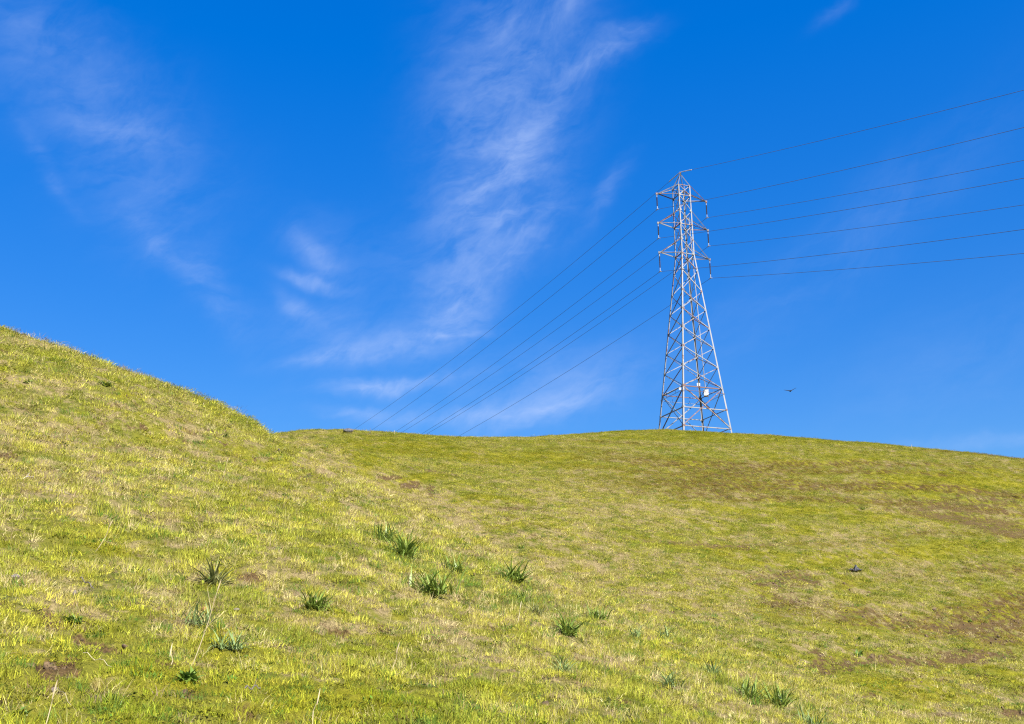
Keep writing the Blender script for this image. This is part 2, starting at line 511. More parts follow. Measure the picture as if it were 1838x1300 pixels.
def grass_material():
    m, nt, out = new_mat('grass_blade')
    a = nd(nt, 'ShaderNodeAttribute', attribute_name='tint', attribute_type='INSTANCER')
    bl = nd(nt, 'ShaderNodeAttribute', attribute_name='shade')          # one value for each blade
    oi = nd(nt, 'ShaderNodeObjectInfo')
    hs = nd(nt, 'ShaderNodeHueSaturation')
    nt.links.new(a.outputs['Color'], hs.inputs['Color'])
    nt.links.new(mth(nt, 'ADD', 0.485, mth(nt, 'MULTIPLY', bl.outputs['Fac'], 0.03)), hs.inputs['Hue'])
    nt.links.new(mth(nt, 'MULTIPLY', mth(nt, 'ADD', 0.60, mth(nt, 'MULTIPLY', bl.outputs['Fac'], 0.80)),
                     mth(nt, 'ADD', 0.85, mth(nt, 'MULTIPLY', oi.outputs['Random'], 0.3))), hs.inputs['Value'])
    d = nd(nt, 'ShaderNodeBsdfPrincipled')
    d.inputs['Roughness'].default_value = 0.6
    d.inputs['Specular IOR Level'].default_value = 0.08
    t = nd(nt, 'ShaderNodeBsdfTranslucent')
    nt.links.new(hs.outputs[0], d.inputs['Base Color'])
    nt.links.new(hs.outputs[0], t.inputs[0])
    mx = nd(nt, 'ShaderNodeMixShader')
    mx.inputs[0].default_value = 0.35
    nt.links.new(d.outputs[0], mx.inputs[1]); nt.links.new(t.outputs[0], mx.inputs[2])
    nt.links.new(mx.outputs[0], out.inputs[0])
    return m


def leaf_material(name, c1, c2, rough=0.45, trans=0.25):
    m, nt, out = new_mat(name)
    oi = nd(nt, 'ShaderNodeObjectInfo')
    tc = nd(nt, 'ShaderNodeTexCoord')
    n = noise(nt, tc.outputs['Object'], 14, 3, 0.6).outputs[0]
    f = mth(nt, 'ADD', mth(nt, 'MULTIPLY', oi.outputs['Random'], 0.7), mth(nt, 'MULTIPLY', n, 0.4), clamp=True)
    c = mixc(nt, f, c1, c2)
    d = nd(nt, 'ShaderNodeBsdfPrincipled')
    d.inputs['Roughness'].default_value = rough
    d.inputs['Specular IOR Level'].default_value = 0.35
    t = nd(nt, 'ShaderNodeBsdfTranslucent')
    nt.links.new(c, d.inputs['Base Color']); nt.links.new(c, t.inputs[0])
    mx = nd(nt, 'ShaderNodeMixShader')
    mx.inputs[0].default_value = trans
    nt.links.new(d.outputs[0], mx.inputs[1]); nt.links.new(t.outputs[0], mx.inputs[2])
    nt.links.new(mx.outputs[0], out.inputs[0])
    return m


def solid_material(name, c1, c2, scale=6, rough=0.6, metal=0.0, bump=0.0, obj_space=True):
    m, nt, out = new_mat(name)
    b = nd(nt, 'ShaderNodeBsdfPrincipled')
    b.inputs['Roughness'].default_value = rough
    b.inputs['Metallic'].default_value = metal
    tc = nd(nt, 'ShaderNodeTexCoord')
    geo = nd(nt, 'ShaderNodeNewGeometry')
    n = noise(nt, tc.outputs['Object'] if obj_space else geo.outputs['Position'], scale, 5, 0.65).outputs[0]
    nt.links.new(mixc(nt, smooth(nt, n, 0.35, 0.65), c1, c2), b.inputs['Base Color'])
    if bump:
        bp = nd(nt, 'ShaderNodeBump')
        bp.inputs['Strength'].default_value = bump
        bp.inputs['Distance'].default_value = 0.02
        nt.links.new(n, bp.inputs['Height'])
        nt.links.new(bp.outputs[0], b.inputs['Normal'])
    nt.links.new(b.outputs[0], out.inputs[0])
    return m


def steel_material(name, rust):
    """weathered galvanised angle iron: pale zinc with brown rust breaking through"""
    m, nt, out = new_mat(name)
    b = nd(nt, 'ShaderNodeBsdfPrincipled')
    b.inputs['Roughness'].default_value = 0.6
    b.inputs['Metallic'].default_value = 0.0
    geo = nd(nt, 'ShaderNodeNewGeometry')
    oi = nd(nt, 'ShaderNodeObjectInfo')
    n = noise(nt, geo.outputs['Position'], 1.6, 5, 0.7).outputs[0]
    n2 = noise(nt, geo.outputs['Position'], 0.35, 2, 0.5).outputs[0]
    zinc = mixc(nt, n2, (0.09, 0.092, 0.098), (0.205, 0.208, 0.216))
    red = mixc(nt, oi.outputs['Random'], (0.06, 0.032, 0.020), (0.105, 0.045, 0.03))
    f = mth(nt, 'ADD', mth(nt, 'ADD', n, mth(nt, 'MULTIPLY', mth(nt, 'SUBTRACT', n2, 0.5), 0.5)),
            mth(nt, 'MULTIPLY', mth(nt, 'SUBTRACT', oi.outputs['Random'], 0.5), 0.35 if rust > 0 else 0.12))
    c = mixc(nt, smooth(nt, f, 0.60 - rust, 0.72 - rust), zinc, red)
    nt.links.new(c, b.inputs['Base Color'])
    nt.links.new(b.outputs[0], out.inputs[0])
    return m


MAT_GROUND = ground_material()
MAT_GRASS = grass_material()
MAT_STEEL = steel_material('galvanised_steel', 0.02)
MAT_RUSTY = steel_material('rusting_steel', 0.11)
MAT_STRAP = leaf_material('strap_leaf', (0.085, 0.14, 0.02), (0.20, 0.255, 0.038))
MAT_GLAUC = leaf_material('grey_green_leaf', (0.12, 0.175, 0.05), (0.20, 0.26, 0.085), 0.6)
MAT_WEED = leaf_material('weed_leaf', (0.06, 0.12, 0.016), (0.15, 0.21, 0.025))
MAT_DEAD = leaf_material('dead_leaf', (0.10, 0.125, 0.03), (0.24, 0.22, 0.08), 0.7)
MAT_STRAW = leaf_material('straw', (0.36, 0.28, 0.15), (0.52, 0.44, 0.28), 0.7, 0.2)
MAT_TWIG = solid_material('bark', (0.06, 0.05, 0.05), (0.14, 0.11, 0.10), 20, 0.8)
MAT_PALE = solid_material('bleached_wood', (0.20, 0.165, 0.13), (0.33, 0.28, 0.23), 24, 0.8, 0, 0.4)
MAT_STONE = solid_material('stone', (0.09, 0.068, 0.055), (0.185, 0.15, 0.13), 18, 0.85, 0, 0.6)
MAT_WIRE = solid_material('weathered_conductor', (0.030, 0.032, 0.036), (0.05, 0.052, 0.058), 0.6, 0.6, 0.0, 0, False)
MAT_ROD = solid_material('armour_rod', (0.25, 0.25, 0.245), (0.35, 0.34, 0.33), 8, 0.5)
MAT_INSUL = solid_material('insulator_rubber', (0.022, 0.014, 0.013), (0.04, 0.026, 0.024), 5, 0.6)
MAT_FIT = solid_material('hot_dip_fitting', (0.20, 0.20, 0.21), (0.30, 0.30, 0.30), 9, 0.5)
MAT_BOX = solid_material('white_enamel', (0.33, 0.33, 0.33), (0.42, 0.42, 0.41), 4, 0.5)
MAT_BLACK = solid_material('black_sheeting', (0.012, 0.012, 0.014), (0.03, 0.03, 0.034), 9, 0.65)
MAT_BIRD = solid_material('dark_plumage', (0.012, 0.010, 0.010), (0.035, 0.028, 0.024), 12, 0.8)

# ------------------------------------------------------------------ object helpers
def mesh_obj(name, verts, faces, mat, parent=None, smooth_sh=False):
    me = bpy.data.meshes.new(name)
    me.from_pydata([tuple(map(float, v)) for v in verts], [], [tuple(map(int, f)) for f in faces])
    me.materials.append(mat)
    if smooth_sh:
        me.polygons.foreach_set('use_smooth', [True] * len(me.polygons))
    me.update()
    o = bpy.data.objects.new(name, me)
    COL.objects.link(o)
    if parent:
        o.parent = parent
    return o


def link_copy(src_mesh, name, parent=None):
    o = bpy.data.objects.new(name, src_mesh)
    COL.objects.link(o)
    if parent:
        o.parent = parent
    return o


def empty(name, loc, rz=0.0):
    o = bpy.data.objects.new(name, None)
    o.empty_display_size = 0.2
    COL.objects.link(o)
    o.location = [float(c) for c in loc]
    o.rotation_euler = (0, 0, rz)
    return o


def tag(o, label=None, cat=None, group=None, kind=None):
    if label: o['label'] = label
    if cat: o['category'] = cat
    if group: o['group'] = group
    if kind: o['kind'] = kind
    return o


def tube(pts, radii, seg=6, cap=True):
    """tube along a polyline; radii a number or one for each point"""
    pts = [Vector([float(c) for c in p]) for p in pts]
    n = len(pts)
    if isinstance(radii, (int, float)):
        radii = [radii] * n
    vs, fs = [], []
    for i, p in enumerate(pts):
        t = (pts[min(i + 1, n - 1)] - pts[max(i - 1, 0)]).normalized()
        up = Vector((0, 0, 1)) if abs(t.z) < 0.95 else Vector((1, 0, 0))
        a = t.cross(up).normalized(); b = t.cross(a)
        for k in range(seg):
            q = 2 * math.pi * k / seg
            vs.append(p + (a * math.cos(q) + b * math.sin(q)) * radii[i])
    for i in range(n - 1):
        for k in range(seg):
            k2 = (k + 1) % seg
            fs.append((i * seg + k, i * seg + k2, (i + 1) * seg + k2, (i + 1) * seg + k))
    if cap:
        fs.append(tuple(range(seg - 1, -1, -1)))
        fs.append(tuple((n - 1) * seg + k for k in range(seg)))
    return vs, fs


def box(c, s):
    x, y, z = c; a, b, d = s[0] / 2, s[1] / 2, s[2] / 2
    v = [(x + i * a, y + j * b, z + k * d) for i in (-1, 1) for j in (-1, 1) for k in (-1, 1)]
    f = [(0, 1, 3, 2), (4, 6, 7, 5), (0, 4, 5, 1), (2, 3, 7, 6), (0, 2, 6, 4), (1, 5, 7, 3)]
    return v, f


def join(*parts):
    V, Fc = [], []
    for v, f in parts:
        o = len(V)
        V += list(v)
        Fc += [tuple(i + o for i in q) for q in f]
    return V, Fc


# ------------------------------------------------------------------ the ground, one sheet to the horizon
def build_ground():
    azd = np.radians(np.linspace(-44, 44, 620))
    azr = np.radians(np.linspace(44, 316, 92))[1:-1]
    az = np.concatenate([azd, azr])
    r = np.concatenate([[0.6, 1.2, 2.0, 2.8], np.geomspace(3.6, 165, 560), np.geomspace(172, 6000, 34)])
    A, R = np.meshgrid(az, r)
    X, Y = R * np.sin(A), R * np.cos(A)
    soil, dry, lush = fields(X, Y)
    Z = h0(X, Y) + relief(X, Y, soil)
    na, nr = len(az), len(r)
    co = np.stack([X.ravel(), Y.ravel(), Z.ravel()], 1)
    co = np.vstack([co, [[0, 0, float(h0(0.0, 0.0)[0])]]])
    i, j = np.meshgrid(np.arange(nr - 1), np.arange(na), indexing='ij')
    j2 = (j + 1) % na
    quads = np.stack([i * na + j, (i + 1) * na + j, (i + 1) * na + j2, i * na + j2], -1).reshape(-1, 4)
    me = bpy.data.meshes.new('hillside')
    nq = len(quads)
    fan = np.stack([np.full(na, len(co) - 1), np.arange(na), (np.arange(na) + 1) % na], 1)
    me.vertices.add(len(co)); me.vertices.foreach_set('co', co.ravel())
    me.loops.add(nq * 4 + na * 3)
    me.loops.foreach_set('vertex_index', np.concatenate([quads[:, ::-1].ravel(), fan[:, ::-1].ravel()]).astype(np.int32))
    me.polygons.add(nq + na)
    me.polygons.foreach_set('loop_start', np.concatenate([np.arange(nq) * 4, nq * 4 + np.arange(na) * 3]).astype(np.int32))
    me.update(calc_edges=True)
    me.validate()
    me.polygons.foreach_set('use_smooth', np.ones(nq + na, bool))
    for k, arr in (('soil', soil), ('dry', dry), ('lush', lush)):
        at_ = me.attributes.new(k, 'FLOAT', 'POINT')
        at_.data.foreach_set('value', np.append(arr.ravel(), 0.0).astype(np.float32))
    me.materials.append(MAT_GROUND)
    o = bpy.data.objects.new('hillside', me)
    COL.objects.link(o)
    tag(o, kind='structure')
    if me.polygons[1000].normal.z < 0:
        me.flip_normals()


build_ground()

# ------------------------------------------------------------------ turf: tufts scattered by geometry nodes
def tuft_mesh(name, n, rad, lmin, lmax, width, lean, seed, segs=2, flat=0.0):
    R = random.Random(seed)
    V, Fc, S = [], [], []
    for b in range(n):
        a = R.uniform(0, 2 * math.pi); d = rad * math.sqrt(R.random())
        x, y = d * math.cos(a), d * math.sin(a)
        L = R.uniform(lmin, lmax); w = width * R.uniform(0.6, 1.3)
        dr = a + R.gauss(0, 1.1)
        tilt = abs(R.gauss(lean, 0.35)) + flat
        cx, cy = math.cos(dr), math.sin(dr)
        tw = R.uniform(0, math.pi)
        sx, sy = math.cos(tw), math.sin(tw)
        p = [x, y, -0.015]
        o = len(V); sh = R.random()
        for k in range(segs + 1):
            t = k / segs
            ww = w * (1 - t) ** 0.7 * 0.5 if k else w * 0.45
            if k == segs:
                V.append(tuple(p)); S.append(sh)
            else:
                V.append((p[0] - sx * ww, p[1] - sy * ww, p[2])); V.append((p[0] + sx * ww, p[1] + sy * ww, p[2]))
                S += [sh, sh]
            th = min(1.5, tilt * (0.45 + 1.1 * t))
            st = L / segs
            p = [p[0] + cx * math.sin(th) * st, p[1] + cy * math.sin(th) * st, p[2] + math.cos(th) * st]
        for k in range(segs - 1):
            Fc.append((o + 2 * k, o + 2 * k + 1, o + 2 * k + 3, o + 2 * k + 2))
        Fc.append((o + 2 * segs - 2, o + 2 * segs - 1, o + 2 * segs))
    me = bpy.data.meshes.new(name)
    me.from_pydata(V, [], Fc)
    a_ = me.attributes.new('shade', 'FLOAT', 'POINT')
    a_.data.foreach_set('value', np.array(S, np.float32))
    me.materials.append(MAT_GRASS)
    return me


def clover_mesh(name, n, rad, size, seed):
    """low broad-leaved turf herbs"""
    R = random.Random(seed)
    V, Fc, S = [], [], []
    for b in range(n):
        a = R.uniform(0, 2 * math.pi); d = rad * math.sqrt(R.random())
        c = Vector((d * math.cos(a), d * math.sin(a), R.uniform(0.004, 0.055)))
        s = size * R.uniform(0.6, 1.35)
        q = Matrix.Rotation(R.uniform(0, 6.28), 3, 'Z') @ Matrix.Rotation(R.gauss(0.35, 0.4), 3, 'X')
        o = len(V); sh = R.random()
        for (x, y, z) in ((0, -1.1, 0), (0.5, -0.1, 0.12), (0.25, 0.8, 0.05), (-0.25, 0.8, 0.05), (-0.5, -0.1, 0.12)):
            V.append(tuple(c + q @ Vector((x * s, y * s, z * s)))); S.append(sh)
        Fc.append((o, o + 1, o + 2, o + 3, o + 4))
    me = bpy.data.meshes.new(name)
    me.from_pydata(V, [], Fc)
    a_ = me.attributes.new('shade', 'FLOAT', 'POINT')
    a_.data.foreach_set('value', np.array(S, np.float32))
    me.materials.append(MAT_GRASS)
    return me


def source_collection(name, meshes):
    c = bpy.data.collections.new(name)
    for me in meshes:
        c.objects.link(bpy.data.objects.new(me.name, me))
    return c


def scatter(name, label, cat, pts, rot, scl, var, tint, coll):
    me = bpy.data.meshes.new(name)
    me.vertices.add(len(pts)); me.vertices.foreach_set('co', np.asarray(pts, np.float32).ravel())
    for k, t, arr in (('rot', 'FLOAT_VECTOR', rot), ('scl', 'FLOAT_VECTOR', scl)):
        a = me.attributes.new(k, t, 'POINT'); a.data.foreach_set('vector', np.asarray(arr, np.float32).ravel())
    a = me.attributes.new('var', 'INT', 'POINT'); a.data.foreach_set('value', np.asarray(var, np.int32))
    a = me.attributes.new('tint', 'FLOAT_COLOR', 'POINT')
    a.data.foreach_set('color', np.concatenate([tint, np.ones((len(tint), 1))], 1).astype(np.float32).ravel())
    me.materials.append(MAT_GRASS)
    o = bpy.data.objects.new(name, me)
    COL.objects.link(o)
    ng = bpy.data.node_groups.new(name + '_scatter', 'GeometryNodeTree')
    ng.interface.new_socket('Geometry', in_out='INPUT', socket_type='NodeSocketGeometry')
    ng.interface.new_socket('Geometry', in_out='OUTPUT', socket_type='NodeSocketGeometry')
    gi, go = ng.nodes.new('NodeGroupInput'), ng.nodes.new('NodeGroupOutput')
    ip = ng.nodes.new('GeometryNodeInstanceOnPoints')
    ci = ng.nodes.new('GeometryNodeCollectionInfo')
    ci.inputs['Collection'].default_value = coll
    ci.inputs['Separate Children'].default_value = True
    ci.inputs['Reset Children'].default_value = True

    def na(attr, typ):
        n = ng.nodes.new('GeometryNodeInputNamedAttribute'); n.data_type = typ
        n.inputs['Name'].default_value = attr
        return n.outputs['Attribute']
    L = ng.links.new
    L(gi.outputs[0], ip.inputs['Points']); L(ci.outputs[0], ip.inputs['Instance'])
    ip.inputs['Pick Instance'].default_value = True
    L(na('var', 'INT'), ip.inputs['Instance Index'])
    L(na('rot', 'FLOAT_VECTOR'), ip.inputs['Rotation'])
    L(na('scl', 'FLOAT_VECTOR'), ip.inputs['Scale'])
    L(ip.outputs[0], go.inputs[0])
    md = o.modifiers.new('scatter', 'NODES'); md.node_group = ng
    tag(o, label, cat, kind='stuff')
    return o


def wedge_points(dens0, s_of_r, rmin, rmax, half=math.radians(41)):
    """points over the seen sector; density falls as the tuft scale grows"""
    r = np.linspace(rmin, rmax, 800)
    pdf = r * dens0 / s_of_r(r) ** 2 * (1 + 0.7 * sst(r, 25, 80))
    n = int(np.sum((pdf[1:] + pdf[:-1]) / 2 * np.diff(r)) * 2 * half)
    cdf = np.cumsum(pdf); cdf = cdf / cdf[-1]
    rr = np.interp(rng.random(n), cdf, r)
    a = rng.uniform(-half, half, n)
    return rr * np.sin(a), rr * np.cos(a) - 1.0, rr


def visible(x, y, z, lift=0.25):
    """drop tufts that lie well behind a crest seen from around the camera"""
    keep = np.ones(x.shape, bool)
    for t in np.linspace(0.3, 0.96, 11):
        g = h0(x * t, y * t)
        keep &= g < EYE + (z + lift + 0.5 - EYE) * t + 0.6 * (1 - t) + 0.35
    return keep


def pal(*c):
    return np.array(c, float)


def lerp(a, b, t):
    return a[None, :] * (1 - t[:, None]) + b[None, :] * t[:, None]


NO_TURF = []       # ground plan of the plants, filled in below: x, y, radius


def clear_of_plants(x, y):
    k = np.ones(x.shape, bool)
    for (a, b, r) in NO_TURF:
        k &= (x - a) ** 2 + (y - b) ** 2 > (r * 0.65) ** 2
    return k


def build_turf():
    green = source_collection('turf_sources', [
        tuft_mesh('tuft_a', 52, 0.12, 0.045, 0.115, 0.0070, 0.7, 1), tuft_mesh('tuft_b', 44, 0.11, 0.06, 0.145, 0.0066, 0.85, 2),
        tuft_mesh('tuft_c', 58, 0.15, 0.035, 0.09, 0.0075, 0.8, 3), clover_mesh('tuft_d', 40, 0.14, 0.013, 4), clover_mesh('tuft_e', 30, 0.11, 0.016, 5)])
    dryc = source_collection('straw_sources', [
        tuft_mesh('straw_a', 30, 0.11, 0.07, 0.17, 0.004, 0.65, 11, 3), tuft_mesh('straw_b', 26, 0.14, 0.08, 0.16, 0.0045, 1.1, 12, 3),
        tuft_mesh('straw_c', 20, 0.08, 0.10, 0.24, 0.0035, 0.45, 13, 3), tuft_mesh('straw_d', 34, 0.16, 0.05, 0.14, 0.0045, 1.25, 14, 2)])
    s_of = lambda r: np.clip(r / 14.0, 1.0, 3.0) ** 0.85
    # living grass
    x, y, r = wedge_points(90, s_of, 4.5, 152)
    soil, dry, lush = fields(x, y)
    band = BAND['last']
    z = h0(x, y) + relief(x, y, soil)
    keep = (rng.random(x.size) > np.clip(soil * 1.2, 0, 0.95)) & clear_of_plants(x, y) & (rng.random(x.size) > 0.5 * dry) & visible(x, y, z)
    x, y, z, r, soil, dry, lush, band = [q[keep] for q in (x, y, z, r, soil, dry, lush, band)]
    n = x.size
    clump = sst(fbm(x, y, 1.3, 2, .5, 111.0), -0.1, 0.5)
    s = s_of(r) * rng.uniform(0.65, 1.35, n)
    sz = np.minimum(s, 1.5) * rng.uniform(0.6, 1.25, n) * (1 - 0.35 * lush) * (0.75 + 0.6 * clump) * (1 - 0.6 * soil) * (1 - .3 * sst(r, 40, 110))
    var = rng.choice(5, n, p=[.34, .26, .26, .08, .06])
    t = np.clip(0.5 + 1.1 * fbm(x, y, 0.5, 3, .6, 101.0) + rng.normal(0, 0.22, n), 0, 1)
    tint = lerp(pal(0.165, 0.205, 0.016), pal(0.345, 0.345, 0.036), t)
    tint = tint * (1 - lush[:, None] * .75) + lerp(pal(0.165, 0.185, 0.006), pal(0.28, 0.255, 0.010), t) * lush[:, None] * .75
    d = np.clip(dry * 0.9 + rng.normal(0, 0.12, n), 0, 1) * 0.55
    tint = tint * (1 - d[:, None]) + pal(0.43, 0.37, 0.09)[None] * d[:, None]
    tint = tint * pal(1.10, 1.045, 1.05)[None]
    tint = tint * (1 - .8 * band[:, None]) + pal(0.21, 0.14, 0.022)[None] * .8 * band[:, None]
    tint *= np.exp(np.clip(rng.normal(-0.02, 0.24, n), -.7, .3) * (1 - 0.45 * sst(r, 25, 90)))[:, None] * np.where(var > 2, 0.62, 1.0)[:, None]
    deep = rng.random(n) < 0.09
    tint[deep] = pal(0.085, 0.15, 0.018)
    rot = np.stack([rng.normal(0, 0.18, n), rng.normal(0, 0.18, n), rng.uniform(0, 6.283, n)], 1)
    # looser dark green tufts trailing down the foot of the near slope and dotted over it
    tu = np.concatenate([np.interp(rng.random(420), [0, .35, .7, 1], [680, 900, 1120, 1470]) + rng.normal(0, 45, 420), rng.uniform(-40, 1838, 260)])
    tv = np.concatenate([np.interp(tu[:420], [640, 900, 1120, 1480], [965, 1065, 1150, 1290]) + rng.normal(0, 26, 420), rng.uniform(800, 1320, 260)])
    q = np.array([cast(a_, b_) for a_, b_ in zip(tu, tv)])
    k = q[:, 1] < 75
    q = q[k]
    m = len(q)
    fq = fields(q[:, 0], q[:, 1])
    q[:, 2] = h0(q[:, 0], q[:, 1]) + relief(q[:, 0], q[:, 1], fq[0])
    sq = np.clip(np.hypot(q[:, 0], q[:, 1]) / 18, .8, 2.2) * rng.uniform(.6, 1.2, m)
    x, y, z = np.append(x, q[:, 0]), np.append(y, q[:, 1]), np.append(z, q[:, 2])
    s, sz = np.append(s, sq), np.append(sz, np.minimum(sq, 1.5) * rng.uniform(1.0, 1.8, m))
    var = np.append(var, rng.integers(0, 2, m))
    tint = np.vstack([tint, lerp(pal(0.08, 0.14, 0.02), pal(0.19, 0.245, 0.04), rng.random(m))])
    rot = np.vstack([rot, np.stack([rng.normal(0, .2, m), rng.normal(0, .2, m), rng.uniform(0, 6.283, m)], 1)])
    scatter('grass', 'short yellow green grass and herbs covering the hillside', 'grass', np.stack([x, y, z], 1), rot,
            np.stack([s, s, sz], 1), var, tint, green)
    print('grass', n)
    # straw
    x, y, r = wedge_points(74, s_of, 4.5, 152)
    soil, dry, lush = fields(x, y)
    z = h0(x, y) + relief(x, y, soil)
    pr = np.clip((dry - 0.18) * 0.95, 0.05, 1) * (1 - 0.75 * soil) * (1 - .5 * lush)
    keep = (rng.random(x.size) < pr) & clear_of_plants(x, y) & visible(x, y, z)
    x, y, z, r = [q[keep] for q in (x, y, z, r)]
    n = x.size
    s = s_of(r) * rng.uniform(0.6, 1.3, n)
    sz = np.minimum(s, 1.25) * rng.uniform(0.6, 1.15, n) * (1 - .45 * sst(r, 30, 100))
    t = np.clip(rng.normal(0.5, 0.3, n) + 0.8 * fbm(x, y, 0.8, 2, .5, 131.0), 0, 1)
    tint = lerp(pal(0.38, 0.305, 0.105), pal(0.60, 0.50, 0.24), t)
    brown = rng.random(n) < 0.16
    tint[brown] = pal(0.20, 0.125, 0.07)
    rosy = (fbm(x, y, 1.7, 2, .5, 151.0) > 0.22) & (rng.random(n) < 0.6)
    tint[rosy] = pal(0.33, 0.235, 0.15)
    far = sst(r, 25, 90)[:, None]
    tint *= np.exp(rng.normal(-0.03, 0.22, n))[:, None] ** (1 - .5 * far)
    tint = tint * (1 - .4 * far) + pal(0.42, 0.36, 0.075)[None] * .4 * far
    rot = np.stack([rng.normal(0, 0.25, n), rng.normal(0, 0.25, n), rng.uniform(0, 6.283, n)], 1)
    scatter('dry_grass', 'bleached straw of last year standing among the green turf', 'dry grass', np.stack([x, y, z], 1), rot,
            np.stack([s, s, sz], 1), rng.integers(0, 4, n), tint, dryc)
    print('straw', n)



# ------------------------------------------------------------------ the transmission tower
TC = np.array([24.58, 130.0])
PHI = math.radians(18.9)
AX = np.array([math.cos(PHI), math.sin(PHI), 0.0])        # along the crossarms, to the right and away
LX = np.array([-math.sin(PHI), math.cos(PHI), 0.0])       # along the line, away to the left
ARM = 4.01
LEV = [66.31, 64.68, 62.30, 60.13, 57.80, 55.59, 53.01, 49.83, 47.00, 44.19, 41.36, 38.54, 35.55, 32.57, 29.97]
Z_TOP, Z_KINK, Z_D, Z_PEAK = 66.31, 55.59, 29.97, 68.58
H_TOP, H_KINK, H_D = 0.96, 1.02, 3.60
BASE = np.array([TC[0], TC[1], gz(*TC)])


def hs_at(z):
    if z <= Z_KINK:
        return H_KINK + (H_D - H_KINK) * (Z_KINK - z) / (Z_KINK - Z_D)
    return H_KINK + (H_TOP - H_KINK) * (z - Z_KINK) / (Z_TOP - Z_KINK)


SGN = {'F': (-1, -1), 'R': (1, -1), 'L': (-1, 1), 'B': (1, 1)}


def corner(c, z):
    h = hs_at(z)
    p = np.array([TC[0], TC[1], 0.0]) + AX * h * SGN[c][0] + LX * h * SGN[c][1]
    p[2] = z
    return p


def angle_iron(p, q, w, n, t=0.014, off=0.0):
    """L section bar from p to q; one flange lies in the face with outward normal n, the other points inwards"""
    p, q, n = Vector(list(map(float, p))), Vector(list(map(float, q))), Vector(list(map(float, n))).normalized()
    d = (q - p).normalized()
    e = n.cross(d).normalized()
    if e.z < 0:
        e = -e
    n2 = d.cross(e).normalized()
    if n2.dot(n) < 0:
        n2 = -n2
    sec = [(0, 0), (w, 0), (w, -t), (t, -t), (t, -w), (0, -w)]
    vs = []
    for b in (p, q):
        for (a, c) in sec:
            vs.append(b + e * (a - w / 2) + n2 * (c - off))
    fs = [(i, (i + 1) % 6, (i + 1) % 6 + 6, i + 6) for i in range(6)] + [tuple(range(5, -1, -1)), tuple(range(6, 12))]
    return vs, fs


def local(vf):
    b = Vector(BASE.tolist())
    return [Vector(v) - b for v in vf[0]], vf[1]


def part(name, vf, mat, parent):
    v, f = local(vf)
    return mesh_obj(name, v, f, mat, parent)


